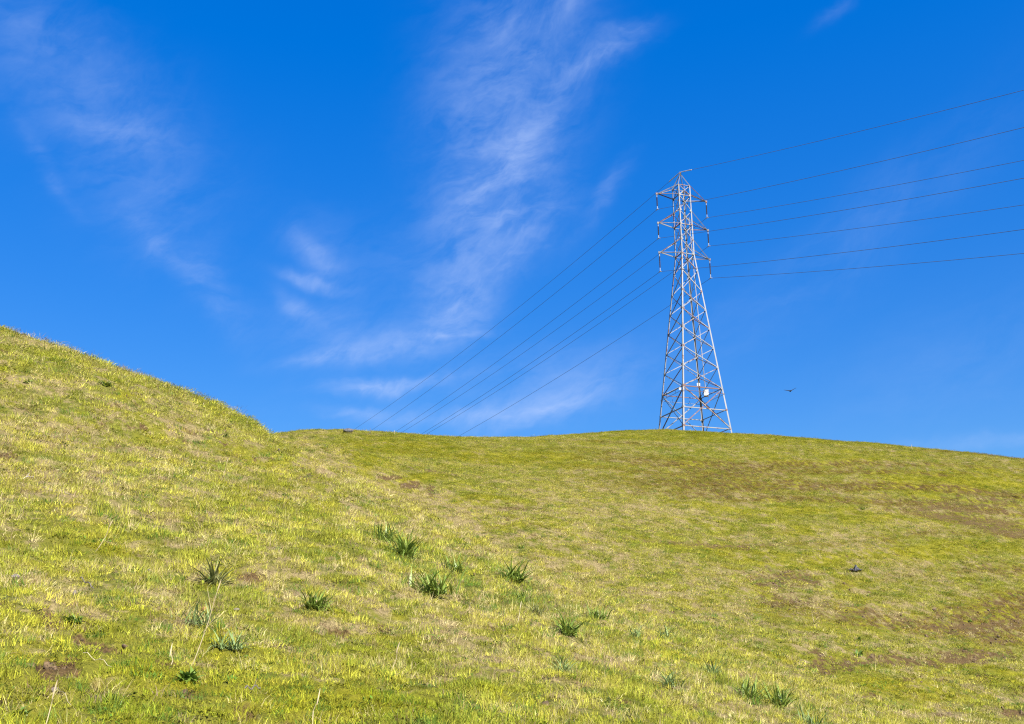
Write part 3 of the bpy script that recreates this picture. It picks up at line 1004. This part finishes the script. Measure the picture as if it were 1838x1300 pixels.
def build_tower():
    t = empty('transmission_tower', BASE)
    tag(t, 'tall rusting steel lattice tower with three pairs of crossarms on the hilltop', 'pylon')
    faces = [('F', 'R', -LX), ('L', 'F', -AX), ('L', 'B', LX), ('B', 'R', AX)]
    # legs, one bent bar at each corner down into the ground
    for c, (sa, sl) in SGN.items():
        g = corner(c, Z_D)
        foot = corner(c, gz(g[0], g[1]) - 0.25)
        pts = [foot, corner(c, Z_D), corner(c, Z_KINK), corner(c, Z_TOP)]
        e1, e2 = Vector((-AX * sa).tolist()), Vector((-LX * sl).tolist())
        V = []
        for p, w in zip(pts, (0.21, 0.21, 0.17, 0.14)):
            p = Vector(p.tolist()); th = 0.022
            for (i, j) in ((0, 0), (w, 0), (w, th), (th, th), (th, w), (0, w)):
                V.append(p + e1 * i + e2 * j)
        Fs = [(6 * k + i, 6 * k + (i + 1) % 6, 6 * k + 6 + (i + 1) % 6, 6 * k + 6 + i) for k in range(3) for i in range(6)]
        Fs += [tuple(range(6)), tuple(range(23, 17, -1))]
        leg = part('leg', (V, Fs), MAT_STEEL, t)
        pf = Vector(foot.tolist()); 
        part('footing', tube([pf + Vector((0, 0, -0.2)) + (e1 + e2) * .1, pf + Vector((0, 0, 0.42)) + (e1 + e2) * .1], [0.34, 0.28], 10), MAT_STONE, leg)
        # gusset plates where the braces meet the leg
        for z in LEV[1:]:
            p = Vector(corner(c, z).tolist())
            m = part('gusset_plate', join(
                _plate(p + e1 * 0.2, e1, 0.30, 0.34, -e2), _plate(p + e2 * 0.2, e2, 0.30, 0.34, -e1)), MAT_RUSTY, leg)
    # crossed diagonals on every face
    levels = [z for z in LEV if z != 32.57]
    for (c1, c2, n) in faces:
        for k in range(len(levels) - 1):
            zt, zb = levels[k], levels[k + 1]
            w = 0.07 if zt > Z_KINK else (0.088 if zt > 36 else 0.115)
            mat = MAT_RUSTY if rnd.random() < 0.45 else MAT_STEEL
            part('diagonal_brace', angle_iron(corner(c1, zt), corner(c2, zb), w, n, off=0.02), mat, t)
            mat = MAT_RUSTY if rnd.random() < 0.45 else MAT_STEEL
            part('diagonal_brace', angle_iron(corner(c2, zt), corner(c1, zb), w, n, off=0.16), mat, t)
        for z in (35.55, 32.57, 29.97):
            part('horizontal_strut', angle_iron(corner(c1, z), corner(c2, z), 0.12, n, off=0.18), MAT_RUSTY if z == 35.55 else MAT_STEEL, t)
        part('horizontal_strut', angle_iron(corner(c1, Z_TOP), corner(c2, Z_TOP), 0.08, n, off=0.1), MAT_RUSTY, t)
        # anti-climb rail a little below the first ring, with its short posts
        za = 34.82
        a, b = corner(c1, za) + n * 0.12, corner(c2, za) + n * 0.12
        rail = part('guard_rail', tube([a, b], 0.03, 5), MAT_RUSTY, t)
        for f in (0.3, 0.72):
            p = a + (b - a) * f + n * 0.05
            part('post', tube([p + np.array([0, 0, -0.02]), p + np.array([0, 0, 0.75])], 0.022, 5), MAT_TWIG, rail)
    # peak
    pk = np.array([TC[0], TC[1], Z_PEAK])
    for c in SGN:
        q = corner(c, Z_TOP)
        d = pk - np.array([TC[0], TC[1], Z_TOP]); 
        part('peak_bar', angle_iron(q, pk, 0.10, (q - np.array([TC[0], TC[1], Z_TOP])) / 1.0 + np.array([0, 0, 0.5])), MAT_STEEL, t)
    part('peak_plate', box(pk + np.array([0, 0, 0.02]), (0.22, 0.22, 0.36)), MAT_RUSTY, t)
    # crossarms: two level chords and two hangers meeting in a tip plate
    for zl, zu in ((64.68, 66.31), (60.13, 62.30), (55.59, 57.80)):
        for s in (-1, 1):
            tip = np.array([TC[0], TC[1], zl]) + AX * ARM * s
            arm = part('crossarm', join(box(tip + np.array([0, 0, -0.02]), (0.26, 0.20, 0.30)), tube([tip + np.array([0, 0, -0.32]), tip], 0.05, 6)), MAT_RUSTY, t)
            for c in (('F', 'L') if s < 0 else ('R', 'B')):
                lo, hi = corner(c, zl), corner(c, zu)
                n = -LX if c in 'FR' else LX
                part('chord', angle_iron(lo, tip, 0.12, np.array([0, 0, -1.0]) + n * .2), MAT_STEEL if c in 'LB' else MAT_RUSTY, arm)
                part('hanger', angle_iron(hi, tip, 0.085, np.array([0, 0, 1.0]) + n * .6), MAT_RUSTY, arm)
        for (c1, c2, n) in faces:
            part('horizontal_strut', angle_iron(corner(c1, zl), corner(c2, zl), 0.10, n, off=0.05), MAT_STEEL if rnd.random() < .5 else MAT_RUSTY, t)
    # equipment: conduit beside the far leg, white boxes and plates
    up, lo = corner('B', 62.0) + AX * 0.25 - LX * 0.55, corner('B', 36.6) + AX * 0.35 - LX * 0.95
    part('conduit', tube([lo, up], 0.055, 6), MAT_FIT, t)
    bx = lo + np.array([0.02, -0.12, -0.42])
    eb = part('equipment_box', box(bx, (0.62, 0.42, 0.82)), MAT_BOX, t)
    part('lid', box(bx + np.array([0, 0, 0.435]), (0.68, 0.48, 0.05)), MAT_BOX, eb)
    part('base', box(bx + np.array([0, 0, -0.47]), (0.54, 0.36, 0.12)), MAT_TWIG, eb)
    p = corner('B', 37.55) + np.array([-0.16, -0.32, 0])
    tag(part('sign_plate', box(p, (0.46, 0.03, 0.40)), MAT_BOX, t), 'white plate on the far leg above the equipment box')
    p = corner('F', 34.95) + np.array([-0.42, -0.22, 0])
    tag(part('sign_plate', box(p, (0.28, 0.03, 0.32)), MAT_BOX, t), 'white plate beside the near leg')
    p = corner('B', 66.0) + AX * 0.05
    part('whip_antenna', tube([p + np.array([0, 0, 0]), p + np.array([.12, 0, 1.5])], 0.018, 5), MAT_FIT, t)
    part('junction_box', box(corner('B', 66.05) + np.array([-.15, -.2, 0]), (0.24, 0.2, 0.24)), MAT_TWIG, t)


def _plate(c, e, w, h, n, th=0.012):
    """upright plate with its width along e"""
    z = Vector((0, 0, 1))
    n = n.normalized()
    V = [c + e * (w / 2 * i) + z * (h / 2 * j) + n * (0.03 + th * k) for k in (0, 1) for (i, j) in ((-1, -.6), (-.4, -1), (1, -.35), (1, .35), (-.4, 1), (-1, .6))]
    Fs = [tuple(range(5, -1, -1)), tuple(range(6, 12))] + [(i, (i + 1) % 6, (i + 1) % 6 + 6, i + 6) for i in range(6)]
    return V, Fs


build_tower()

# ------------------------------------------------------------------ insulators and the wires they carry
def wire_point(P, u, v, ang, sgn):
    th = math.radians(ang)
    d = np.array([-math.sin(th), math.cos(th)]) * sgn
    r = ray(u, v)
    t = (P[0] - r[0] * P[1]) / (r[0] * d[1] - d[0])
    return d, t, EYE + r[2] * (P[1] + t * d[1]) - P[2]


def span(P, u, v, ang, sgn, length, b=0.0004):
    d, t, dz = wire_point(P, u, v, ang, sgn)
    s = (dz - b * t * t) / t
    out = []
    for k in range(0, 41):
        q = length * (k / 40) ** 1.15
        out.append(np.array([P[0] + d[0] * q, P[1] + d[1] * q, P[2] + s * q + b * q * q]))
    return out


WIRES = [
    # key, arm side, clamp height, left end px, right end px, label
    ('S', 0, 68.78, (628, 776), (1838, 162), 'topmost single wire running over the peak of the lattice tower'),
    ('LT', -1, 62.23, (660, 777), (1838, 229), 'power line hung from the left tip of the top crossarm'),
    ('RT', 1, 62.12, (715, 780), (1838, 288), 'power line hung from the right tip of the top crossarm'),
    ('LM', -1, 57.75, (704, 779), (1838, 320), 'power line hung from the left tip of the middle crossarm'),
    ('RM', 1, 57.66, (761, 782), (1838, 368), 'power line hung from the right tip of the middle crossarm'),
    ('LB', -1, 52.70, (752, 782), (1838, 412), 'power line hung from the left tip of the bottom crossarm'),
    ('RB', 1, 52.72, (820, 785), (1838, 455), 'lowest power line, hung from the right tip of the bottom crossarm'),
]
ARMZ = {'LT': 64.68, 'RT': 64.68, 'LM': 60.13, 'RM': 60.13, 'LB': 55.59, 'RB': 55.59}
NAMES = {'LT': 'left tip of the top crossarm', 'RT': 'right tip of the top crossarm', 'LM': 'left tip of the middle crossarm',
         'RM': 'right tip of the middle crossarm', 'LB': 'left tip of the bottom crossarm', 'RB': 'right tip of the bottom crossarm'}


def lathe(profile, seg=10):
    vs, fs = [], []
    for (r, z) in profile:
        for k in range(seg):
            a = 2 * math.pi * k / seg
            vs.append((r * math.cos(a), r * math.sin(a), z))
    for i in range(len(profile) - 1):
        for k in range(seg):
            k2 = (k + 1) % seg
            fs.append((i * seg + k, i * seg + k2, (i + 1) * seg + k2, (i + 1) * seg + k))
    fs.append(tuple(range(seg - 1, -1, -1)))
    fs.append(tuple((len(profile) - 1) * seg + k for k in range(seg)))
    return vs, fs


for key, side, z, le, re, label in WIRES:
    P = np.array([TC[0], TC[1], 0.0]) + AX * ARM * side
    P[2] = z
    left, right = span(P, *le, 30, 1, 250), span(P, *re, 30, -1, 165)
    pts = left[::-1] + right[1:]
    loc = [q - P for q in pts]
    v, f = tube(loc, 0.025, 5)
    w = mesh_obj('power_line', v, f, MAT_WIRE)
    w.location = P.tolist()
    tag(w, label, 'power line', 'wires strung across the tower')
    if key == 'S':      # bright armour rods wound on the wire at the peak
        for s_ in (left, right):
            q = [P + (s_[1] - s_[0]) / np.linalg.norm(s_[1] - s_[0]) * k for k in (0.25, 2.6)]
            vv, ff = tube([a - P for a in q], [0.06, 0.075], 6)
            mesh_obj('armour_rod', vv, ff, MAT_ROD, w)
        continue
    top = ARMZ[key] - 0.32
    L = top - z
    root = empty('insulator_string', (P[0], P[1], top))
    tag(root, 'dark insulator hanging from the ' + NAMES[key], 'insulator', 'insulators hanging from the crossarms')
    prof = [(0.03, -L * 0.10)]
    n = 13
    for k in range(n):
        zz = -L * (0.11 + 0.66 * k / n)
        st = L * 0.66 / n
        prof += [(0.05, zz), (0.10, zz - st * 0.45), (0.098, zz - st * 0.6), (0.05, zz - st * 0.65)]
    prof += [(0.03, -L * 0.785)]
    v, f = lathe(prof)
    mesh_obj('shed_stack', v, f, MAT_INSUL, root)
    v, f = lathe([(0.04, 0.04), (0.06, -L * .05), (0.04, -L * 0.105)], 8)
    mesh_obj('end_fitting', v, f, MAT_FIT, root)
    v, f = lathe([(0.035, -L * 0.78), (0.05, -L * 0.84), (0.04, -L * 0.97)], 8)
    mesh_obj('end_fitting', v, f, MAT_FIT, root)
    dl, dr = left[1] - P, right[1] - P
    dl, dr = dl / np.linalg.norm(dl) * .35, dr / np.linalg.norm(dr) * .35
    v, f = tube([dl + np.array([0, 0, -L]), np.array([0, 0, -L + 0.05]), dr + np.array([0, 0, -L])], [0.05, 0.09, 0.05], 6)
    mesh_obj('clamp', v, f, MAT_FIT, root)


# ------------------------------------------------------------------ the soaring bird
def build_bird():
    c = at(1418.5, 700.5, 165)
    V, Fs = [], []
    # wings lofted from tip to tip: span position, chord, sweep, height, thickness
    secs = [(-.92, .10, -.10, .03, .012), (-.80, .24, -.07, .02, .02), (-.55, .34, .0, -.01, .03), (-.28, .36, .05, -.05, .04), (-.10, .40, .04, -.10, .09),
            (.10, .40, .04, -.10, .09), (.28, .36, .05, .03, .04), (.52, .34, .0, .15, .03), (.74, .24, -.07, .26, .02), (.86, .10, -.10, .32, .012)]
    for (x, ch, sw, z, th) in secs:
        for k in range(8):
            a = 2 * math.pi * k / 8
            V.append((x, sw + ch / 2 * math.cos(a), z + th * math.sin(a)))
    n = len(secs)
    for i in range(n - 1):
        for k in range(8):
            k2 = (k + 1) % 8
            Fs.append((i * 8 + k, i * 8 + k2, (i + 1) * 8 + k2, (i + 1) * 8 + k))
    Fs += [tuple(range(7, -1, -1)), tuple((n - 1) * 8 + k for k in range(8))]
    body = tube([(0, .48, -.12), (0, .42, -.11), (0, .30, -.11), (0, .12, -.13), (0, -.12, -.13), (0, -.28, -.12), (0, -.34, -.12)], [.015, .05, .06, .12, .11, .06, .04], 10)
    tail = ([(x, y, z - .12) for z in (-.012, .012) for (x, y) in ((-.05, -.25), (-.15, -.58), (0, -.62), (.15, -.58), (.05, -.25))],
            [(4, 3, 2, 1, 0), (5, 6, 7, 8, 9)] + [(i, (i + 1) % 5, (i + 1) % 5 + 5, i + 5) for i in range(5)])
    V, Fs = join((V, Fs), body, tail)
    o = mesh_obj('soaring_bird', V, Fs, MAT_BIRD, None, True)
    r = o.modifiers.new('skin', 'REMESH'); r.mode = 'VOXEL'; r.voxel_size = 0.018; r.use_smooth_shade = True
    o.location = c.tolist()
    o.rotation_euler = (math.radians(6), math.radians(2), math.radians(-12))
    o.scale = (1.2, 1.2, 1.2)
    tag(o, 'dark bird soaring with raised wings in the open sky', 'bird')


build_bird()

# ------------------------------------------------------------------ plants, stalks, stones one can pick out
def leaf_strip(L, w, arch, seed, fold=0.35):
    """arching strap leaf with a keel, standing at the origin and bending towards +x"""
    R = random.Random(seed)
    V, Fs = [], []
    x, z, th = 0.0, 0.0, 0.12
    n = 6
    for k in range(n + 1):
        t = k / n
        ww = w * (0.55 + 0.45 * math.sin(math.pi * min(1, t * 1.25 + .12))) * (1 - t ** 3 * 0.96) / 2
        wob = R.gauss(0, 0.012) * t
        V += [(x, -ww + wob, z + ww * fold), (x, wob, z), (x, ww + wob, z + ww * fold)]
        th += arch / n * (0.5 + t)
        x += math.sin(th) * L / n; z += math.cos(th) * L / n
    for k in range(n):
        o = 3 * k
        Fs += [(o, o + 1, o + 4, o + 3), (o + 1, o + 2, o + 5, o + 4)]
    return V, Fs


def data_mesh(name, vf, mat, sm=True):
    me = bpy.data.meshes.new(name)
    me.from_pydata([tuple(map(float, v)) for v in vf[0]], [], [tuple(f) for f in vf[1]])
    me.materials.append(mat)
    if sm:
        me.polygons.foreach_set('use_smooth', [True] * len(me.polygons))
    return me


LEAF = {m.name: [data_mesh('leaf', leaf_strip(1.0, w, a, i), m) for i, (w, a) in enumerate(((.046, .9), (.055, 1.35), (.042, 1.8), (.05, 0.6)))]
        for m in (MAT_STRAP, MAT_GLAUC, MAT_DEAD, MAT_STRAW)}
BROAD = [data_mesh('leaf', leaf_strip(1.0, w, a, i + 9, .2), MAT_WEED) for i, (w, a) in enumerate(((.30, .9), (.36, 1.3), (.26, 1.5)))]


def plant(name, label, cat, group, u, v, wpx, hpx, n, kind='strap', down=0.0, elong=0.0):
    c = cast(u, v)
    c[2] = gz(c[0], c[1]) - 0.005
    m = c[1] / F_PX * 1.02
    W, H = wpx * m * 1.25, hpx * m * 1.3
    NO_TURF.append((c[0], c[1], W * .55))
    n = int(n * (3.6 if kind != 'broad' else 2.2))
    root = empty(name, c)
    tag(root, label, cat, group)
    meshes = {'strap': LEAF['strap_leaf'], 'grey': LEAF['grey_green_leaf'], 'dead': LEAF['dead_leaf'], 'straw': LEAF['straw'], 'broad': BROAD}[kind]
    for k in range(n):
        o = link_copy(meshes[rnd.randrange(len(meshes))], 'leaf', root)
        a = 2 * math.pi * (k + rnd.random()) / n * 1.0 + rnd.uniform(-.3, .3)
        L = max(H * 1.0, W * 0.66) * rnd.uniform(0.6, 1.2)
        ly = rnd.uniform(-1, 1) * elong * W / 2
        o.location = (rnd.gauss(0, W * .10) + ly, rnd.gauss(0, W * .08) - ly * .5, 0)
        o.rotation_euler = (rnd.gauss(0, .15), rnd.uniform(-0.1, 0.95) + down, a)
        if kind == 'broad':
            L *= 0.62
        k_ = rnd.uniform(0.8, 1.2) * (1.25 if kind == 'strap' else 1.0)
        o.scale = (L, L * k_, L * rnd.uniform(.85, 1.1))
    return root


G_CL = 'dark strap-leaved clumps on the slope'
CLUMPS = [
    # u, v (base), width, height px, leaves, kind, label
    (690, 975, 54, 40, 22, 'strap', 'uppermost dark green strappy clump in the line of clumps at mid slope'),
    (726, 1010, 54, 42, 30, 'strap', 'rounded dense dark green strappy clump second from the top of the line'),
    (815, 1032, 54, 36, 18, 'strap', 'loose green strappy clump spreading right of the rounded dense clump'),
    (766, 1066, 74, 22, 30, 'strap', 'long broad dark green clump with one pale bent leaf at its right end'),
    (565, 1085, 56, 42, 26, 'strap', 'dark green strappy clump standing alone left of the line of clumps'),
    (922, 1046, 48, 46, 28, 'strap', 'tall dark green strappy clump right of the middle of the slope'),
    (934, 1076, 40, 22, 16, 'strap', 'ragged lower clump just beneath the tall strappy clump'),
    (1018, 1147, 46, 40, 24, 'strap', 'bright upright strappy clump low on the slope near the hollow'),
    (1073, 1117, 42, 28, 20, 'strap', 'dark leaning strappy clump above and right of the bright upright clump'),
    (962, 1108, 34, 28, 14, 'dead', 'thin brownish green tuft between the tall clump and the bright upright clump'),
    (760, 990, 24, 16, 10, 'strap', 'tiny dark tuft just right of the rounded dense clump'),
    (1190, 1150, 40, 30, 14, 'grey', 'flat grey green tuft at the edge of the hollow'),
    (1142, 1146, 32, 24, 10, 'grey', 'small grey green tuft left of the flat tuft by the hollow'),
    (1010, 1214, 36, 34, 14, 'grey', 'bluish green leafy tuft below the bright upright clump'),
    (1200, 1236, 48, 34, 16, 'grey', 'wide bluish tuft near the bottom right of centre'),
    (1282, 1210, 40, 34, 14, 'grey', 'pale bluish tuft right of the wide bluish tuft'),
    (1345, 1262, 52, 40, 18, 'strap', 'green tuft low in the hollow near the bottom edge'),
    (1398, 1272, 52, 44, 18, 'strap', 'fuller green tuft right beside the low tuft in the hollow'),
    (1458, 1302, 52, 30, 20, 'grey', 'bluish clump cut by the bottom edge right of centre'),
    (386, 1042, 40, 54, 16, 'dead', 'upright dark thin bladed tussock with straw on the left slope'),
    (350, 1124, 62, 30, 18, 'grey', 'flattened grey green leaves above the bare earth in the left foreground'),
    (405, 1162, 62, 30, 20, 'grey', 'second flattened grey green patch trailing right of the first in the foreground'),
]
for (u, v, w, h, n, kd, lb) in CLUMPS:
    plant('strap_leaf_clump', lb, 'plant', G_CL, u, v, w, h, n, kd, 0.12 if kd == 'grey' else 0.0, 0.8 if w >= 60 else 0.25)
plant('leafy_weed', 'dark leafy rosette weed on bare earth in the left foreground', 'weed', 'broad leaved weeds', 335, 1212, 46, 34, 30, 'broad', 0.2)
WEEDS = [
    (1540, 1146, 18, 12, 'upper of two small green weeds on the right-hand slope'),
    (1540, 1178, 22, 16, 'lower of two small green weeds beside bare earth on the right-hand slope'),
    (1455, 1062, 14, 8, 'faint green weed below the wide brown patch on the far slope'),
    (1826, 1262, 22, 16, 'green weed at the right edge near the bottom'),
    (1548, 914, 12, 10, 'single dark green weed high on the right-hand slope above the brown band'),
    (1742, 1116, 12, 8, 'green weed beside the bare track on the right-hand slope'),
    (1558, 1068, 12, 8, 'dark green weed right of the wide brown patch'),
    (48, 690, 24, 12, 'low dark weed near the left edge under the skyline'),
    (190, 694, 26, 22, 'pale green upright weed below the skyline of the left hill'),
    (404, 788, 16, 12, 'dark weed near the foot of the left hill skyline'),
    (322, 728, 16, 12, 'green weed right under the skyline of the left hill'),
    (345, 838, 22, 14, 'dark green weed in the middle of the left hill'),
    (130, 1118, 40, 20, 'bright green leafy tuft beside the bare earth in the left foreground'),
    (205, 1246, 46, 22, 'bright green leafy tuft near the bottom left'),
    (28, 1262, 60, 30, 'large bright green tuft in the bottom left corner'),
    (935, 988, 16, 12, 'tiny dark green weed above the tall strappy clump'),
    (620, 985, 20, 12, 'small bluish weed left of the uppermost strappy clump'),
]
for (u, v, w, h, lb) in WEEDS:
    plant('small_weed', lb, 'weed', 'small weeds on the turf', u, v, w, h, 12 if w < 30 else 20, 'strap' if (u + v) % 2 else 'broad', 0.1)


def stalk(name, label, cat, group, u, v, du, dv, r, mat, twigs=0, head=False, dy=0.0):
    """thin dry stem from its foot at u, v to a tip du, dv px away"""
    c = cast(u, v)
    c[2] = gz(c[0], c[1]) - 0.03
    m = c[1] / F_PX
    tip = np.array([du * m, dy, dv * m + 0.03])
    mid = tip * 0.5 + np.array([0.04 * rnd.uniform(-1, 1), 0.03, 0.06 * tip[2]])
    parts = [tube([(0, 0, 0), mid * 0.5 + 0.003, mid, tip * .8 + mid * .05, tip], [r, r * .9, r * .8, r * .6, r * .4], 5)]
    for k in range(twigs):
        t = rnd.uniform(0.4, 0.95)
        b = tip * t
        e = b + np.array([rnd.uniform(-1, 1) * .35, rnd.uniform(-.3, .3) * .3, rnd.uniform(.15, .5)]) * np.linalg.norm(tip) * .6
        parts.append(tube([b, (b + e) / 2 + np.array([0, 0, .01]), e], [r * .6, r * .5, r * .3], 4))
    if head:
        e = tip * 1.0
        d = tip / np.linalg.norm(tip)
        parts.append(tube([e - d * .09, e - d * .05, e, e + d * .04], [r * .5, r * 1.4, r * 1.2, r * .3], 5))
    v_, f_ = join(*parts)
    o = mesh_obj(name, v_, f_, mat)
    o.location = c.tolist()
    tag(o, label, cat, group)
    return o


G_ST = 'dead stems rising from the turf'
STALKS = [
    (171, 984, 24, 52, .006, MAT_STRAW, 0, True, 'tall pale leaning stalk on the left slope'),
    (344, 1183, 38, 140, .005, MAT_STRAW, 2, True, 'longest thin pale stalk rising by the dark rosette weed'),
    (218, 668, 3, 12, .012, MAT_TWIG, 5, False, 'dark twiggy stem standing against the sky on the left skyline'),
    (243, 677, 5, 9, .010, MAT_STRAW, 2, False, 'pale stalk on the left skyline beside the dark twiggy stem'),
    (362, 729, 4, 11, .010, MAT_STRAW, 2, False, 'pale bristle of straw on the lower part of the left skyline'),
    (106, 621, -2, 9, .008, MAT_STRAW, 1, False, 'pale stalk on the upper part of the left skyline'),
    (443, 760, 2, 9, .010, MAT_STRAW, 1, False, 'pale stalk where the left skyline meets the saddle'),
    (664, 779, 0, 11, .035, MAT_TWIG, 0, False, 'small dark stem on the saddle under the wires'),
    (708, 781, 0, 9, .02, MAT_STRAW, 1, False, 'pale stem on the saddle right of the small dark one'),
    (1637, 806, 0, 9, .03, MAT_STRAW, 0, False, 'lone pale stem on the right-hand skyline'),
    (398, 862, 8, 38, .006, MAT_STRAW, 0, True, 'upright pale stalk in the middle of the left hill'),
    (300, 1190, 5, 46, .005, MAT_STRAW, 0, True, 'short pale stalk left of the dark rosette weed'),
    (928, 1125, 7, 34, .006, MAT_STRAW, 0, True, 'pale bent stalk below the ragged clump'),
    (1285, 1160, 4, 22, .009, MAT_STRAW, 2, False, 'pale stalk at the foot of the slope by the hollow'),
    (1462, 1125, -3, 22, .012, MAT_STRAW, 3, False, 'straw tussock stem standing in the hollow right of centre'),
    (80, 1290, 12, 70, .004, MAT_STRAW, 0, True, 'thin pale stalk rising from the bottom left turf'),
    (560, 1290, 10, 60, .004, MAT_STRAW, 0, True, 'thin pale stalk near the bottom left of centre'),
    (700, 1190, 14, 44, .005, MAT_STRAW, 0, True, 'thin leaning stalk below the long broad clump'),
]
for (u, v, du, dv, r, mt, tw, hd, lb) in STALKS:
    stalk('dead_stalk', lb, 'stalk', G_ST, u, v, du, dv, r, mt, tw, hd)
for (u1, v1, u2, v2, r, mt, lb) in (
        (26, 861, 60, 860, .016, MAT_PALE, 'short bleached stick lying on the left hill near the edge'),
        (74, 878, 126, 896, .007, MAT_PALE, 'long thin bleached twig lying below the short bleached stick'),
        (142, 1046, 166, 1072, .008, MAT_TWIG, 'dark fallen twig in the turf of the left foreground'),
        (148, 1184, 200, 1202, .003, MAT_STRAW, 'pale straw lying across the turf in the left foreground'),
        (95, 1203, 128, 1262, .003, MAT_STRAW, 'long pale straw lying steeply in the bottom left'),
        (440, 1230, 468, 1230, .008, MAT_TWIG, 'short grey twig on bare earth left of bottom centre')):
    a, b = cast(u1, v1), cast(u2, v2)
    a[2], b[2] = gz(a[0], a[1]) + .05, gz(b[0], b[1]) + .06
    n = 7
    P_ = [a + (b - a) * k / n + np.array([0, 0, .02 * math.sin(k * 1.7)]) for k in range(n + 1)]
    br = (P_[4], P_[4] + (b - a) * .18 + np.array([0, 0, .07]))
    v_, f_ = join(tube([p - a for p in P_], [r * (1 - .06 * k) for k in range(n + 1)], 6), tube([p - a for p in br], [r * .5, r * .2], 4))
    o = mesh_obj('fallen_stick', v_, f_, mt)
    o.location = a.tolist()
    tag(o, lb, 'stick', 'sticks and straws lying on the grass')


def rock_mesh(seed, sx, sy, sz):
    R = random.Random(seed)
    import bmesh
    bm = bmesh.new()
    bmesh.ops.create_icosphere(bm, subdivisions=2, radius=1.0)
    k = [Vector((R.gauss(0, 1), R.gauss(0, 1), R.gauss(0, 1))).normalized() for _ in range(7)]
    h = [R.uniform(.55, .95) for _ in k]
    for v in bm.verts:
        for n_, d in zip(k, h):
            e = v.co.dot(n_) - d
            if e > 0:
                v.co -= n_ * e * .85
        v.co = Vector((v.co.x * sx, v.co.y * sy, v.co.z * sz)) * (1 + R.gauss(0, .03))
    vf = [tuple(v.co) for v in bm.verts], [tuple(q.index for q in f.verts) for f in bm.faces]
    bm.free()
    return vf


for i, (u, v, w, h, lb) in enumerate((
        (267, 1023, 9, 7, 'small pale pinkish stone in the turf of the left slope'),
        (366, 1097, 13, 8, 'reddish brown stone above the flattened grey leaves'),
        (132, 1081, 9, 10, 'pale upright stone in the left foreground'),
        (104, 1224, 20, 13, 'largest pale clod of stone on bare earth at bottom left'),
        (25, 1054, 19, 13, 'rounded greyish brown stone near the left edge'),
        (423, 1098, 14, 6, 'flat pale stone right of the reddish brown one'),
        (500, 812, 7, 4, 'tiny whitish stone high on the left hill'),
        (188, 1010, 8, 5, 'tiny whitish stone at the foot of the tall leaning stalk'))):
    c = cast(u, v)
    m = c[1] / F_PX
    c[2] = gz(c[0], c[1]) + h * m * .35 + 0.02
    v_, f_ = rock_mesh(50 + i, w * m / 2, w * m / 2 * .8, h * m / 2 * 1.1)
    o = mesh_obj('stone', v_, f_, MAT_STONE if i != 1 else solid_material('red_stone', (0.16, 0.07, 0.03), (0.26, 0.12, 0.05), 15, .85, 0, .5))
    o.location = c.tolist()
    o.rotation_euler = (0, 0, i * 1.3)
    tag(o, lb, 'stone', 'stones in the turf')


def build_scrap():
    c = cast(1533, 1025)
    c[2] = gz(c[0], c[1]) + 0.06
    m = c[1] / F_PX
    nx, ny, w, d = 16, 9, 25 * m, 0.6
    V, Fs = [], []
    R = random.Random(3)
    for j in range(ny):
        for i in range(nx):
            x, y = (i / (nx - 1) - .5) * w, (j / (ny - 1) - .5) * d
            hump = .30 * math.exp(-((x - .12) / .13) ** 2 - (y / .18) ** 2) + .14 * math.exp(-((x + .18) / .10) ** 2 - ((y + .04) / .16) ** 2)
            z = hump + R.uniform(-.03, .03) + .03 * math.sin(9 * x + 7 * y)
            V.append((x + R.uniform(-.02, .02), y * (1 - .5 * abs(x) / w) + R.uniform(-.02, .02), z))
    for j in range(ny - 1):
        for i in range(nx - 1):
            Fs.append((j * nx + i, j * nx + i + 1, (j + 1) * nx + i + 1, (j + 1) * nx + i))
    o = mesh_obj('crumpled_sheeting', V, Fs, MAT_BLACK)
    s_ = o.modifiers.new('thickness', 'SOLIDIFY'); s_.thickness = 0.012
    o.location = c.tolist()
    tag(o, 'crumpled black scrap lying alone on the far slope', 'debris')
    # the low dark lump on the saddle where the first wire meets the ground line
    c = cast(625, 777)
    c[2] = gz(c[0], c[1]) + 0.15
    v_, f_ = rock_mesh(91, .55, .3, .24)
    o = mesh_obj('dark_boulder', v_, f_, solid_material('dark_stone', (0.03, 0.03, 0.03), (0.08, 0.07, 0.07), 6, .8, 0, .5))
    o.location = c.tolist()
    tag(o, 'low dark lump on the saddle at the foot of the topmost wire', 'boulder')


build_scrap()



def build_clods():
    earth = solid_material('loose_earth', (0.04, 0.025, 0.012), (0.12, 0.076, 0.036), 30, .95, 0, .5)
    ms = []
    for i in range(4):
        v_, f_ = rock_mesh(200 + i, .03, .026, .02)
        ms.append(data_mesh('clod_%d' % i, (v_, f_), earth, False))
    x, y, r = wedge_points(70, lambda q: np.clip(q / 14, 1, 3), 4.5, 60)
    soil, dry, lush = fields(x, y)
    z = h0(x, y) + relief(x, y, soil)
    k = (rng.random(x.size) < np.clip(soil * 1.3 - .25, 0, 1)) & visible(x, y, z)
    x, y, z, r = x[k], y[k], z[k], r[k]
    n = x.size
    s_ = np.clip(r / 14, 1, 2.0) * np.exp(np.clip(rng.normal(-.15, .45, n), -1, .7))
    rot = rng.uniform(0, 6.28, (n, 3))
    scatter('soil_clods', 'loose brown clods on the patches of bare earth', 'soil', np.stack([x, y, z + .004], 1), rot,
            np.stack([s_, s_, s_], 1), rng.integers(0, 4, n), np.ones((n, 3)), source_collection('clod_sources', ms))
    print('clods', n)


build_turf()
build_clods()
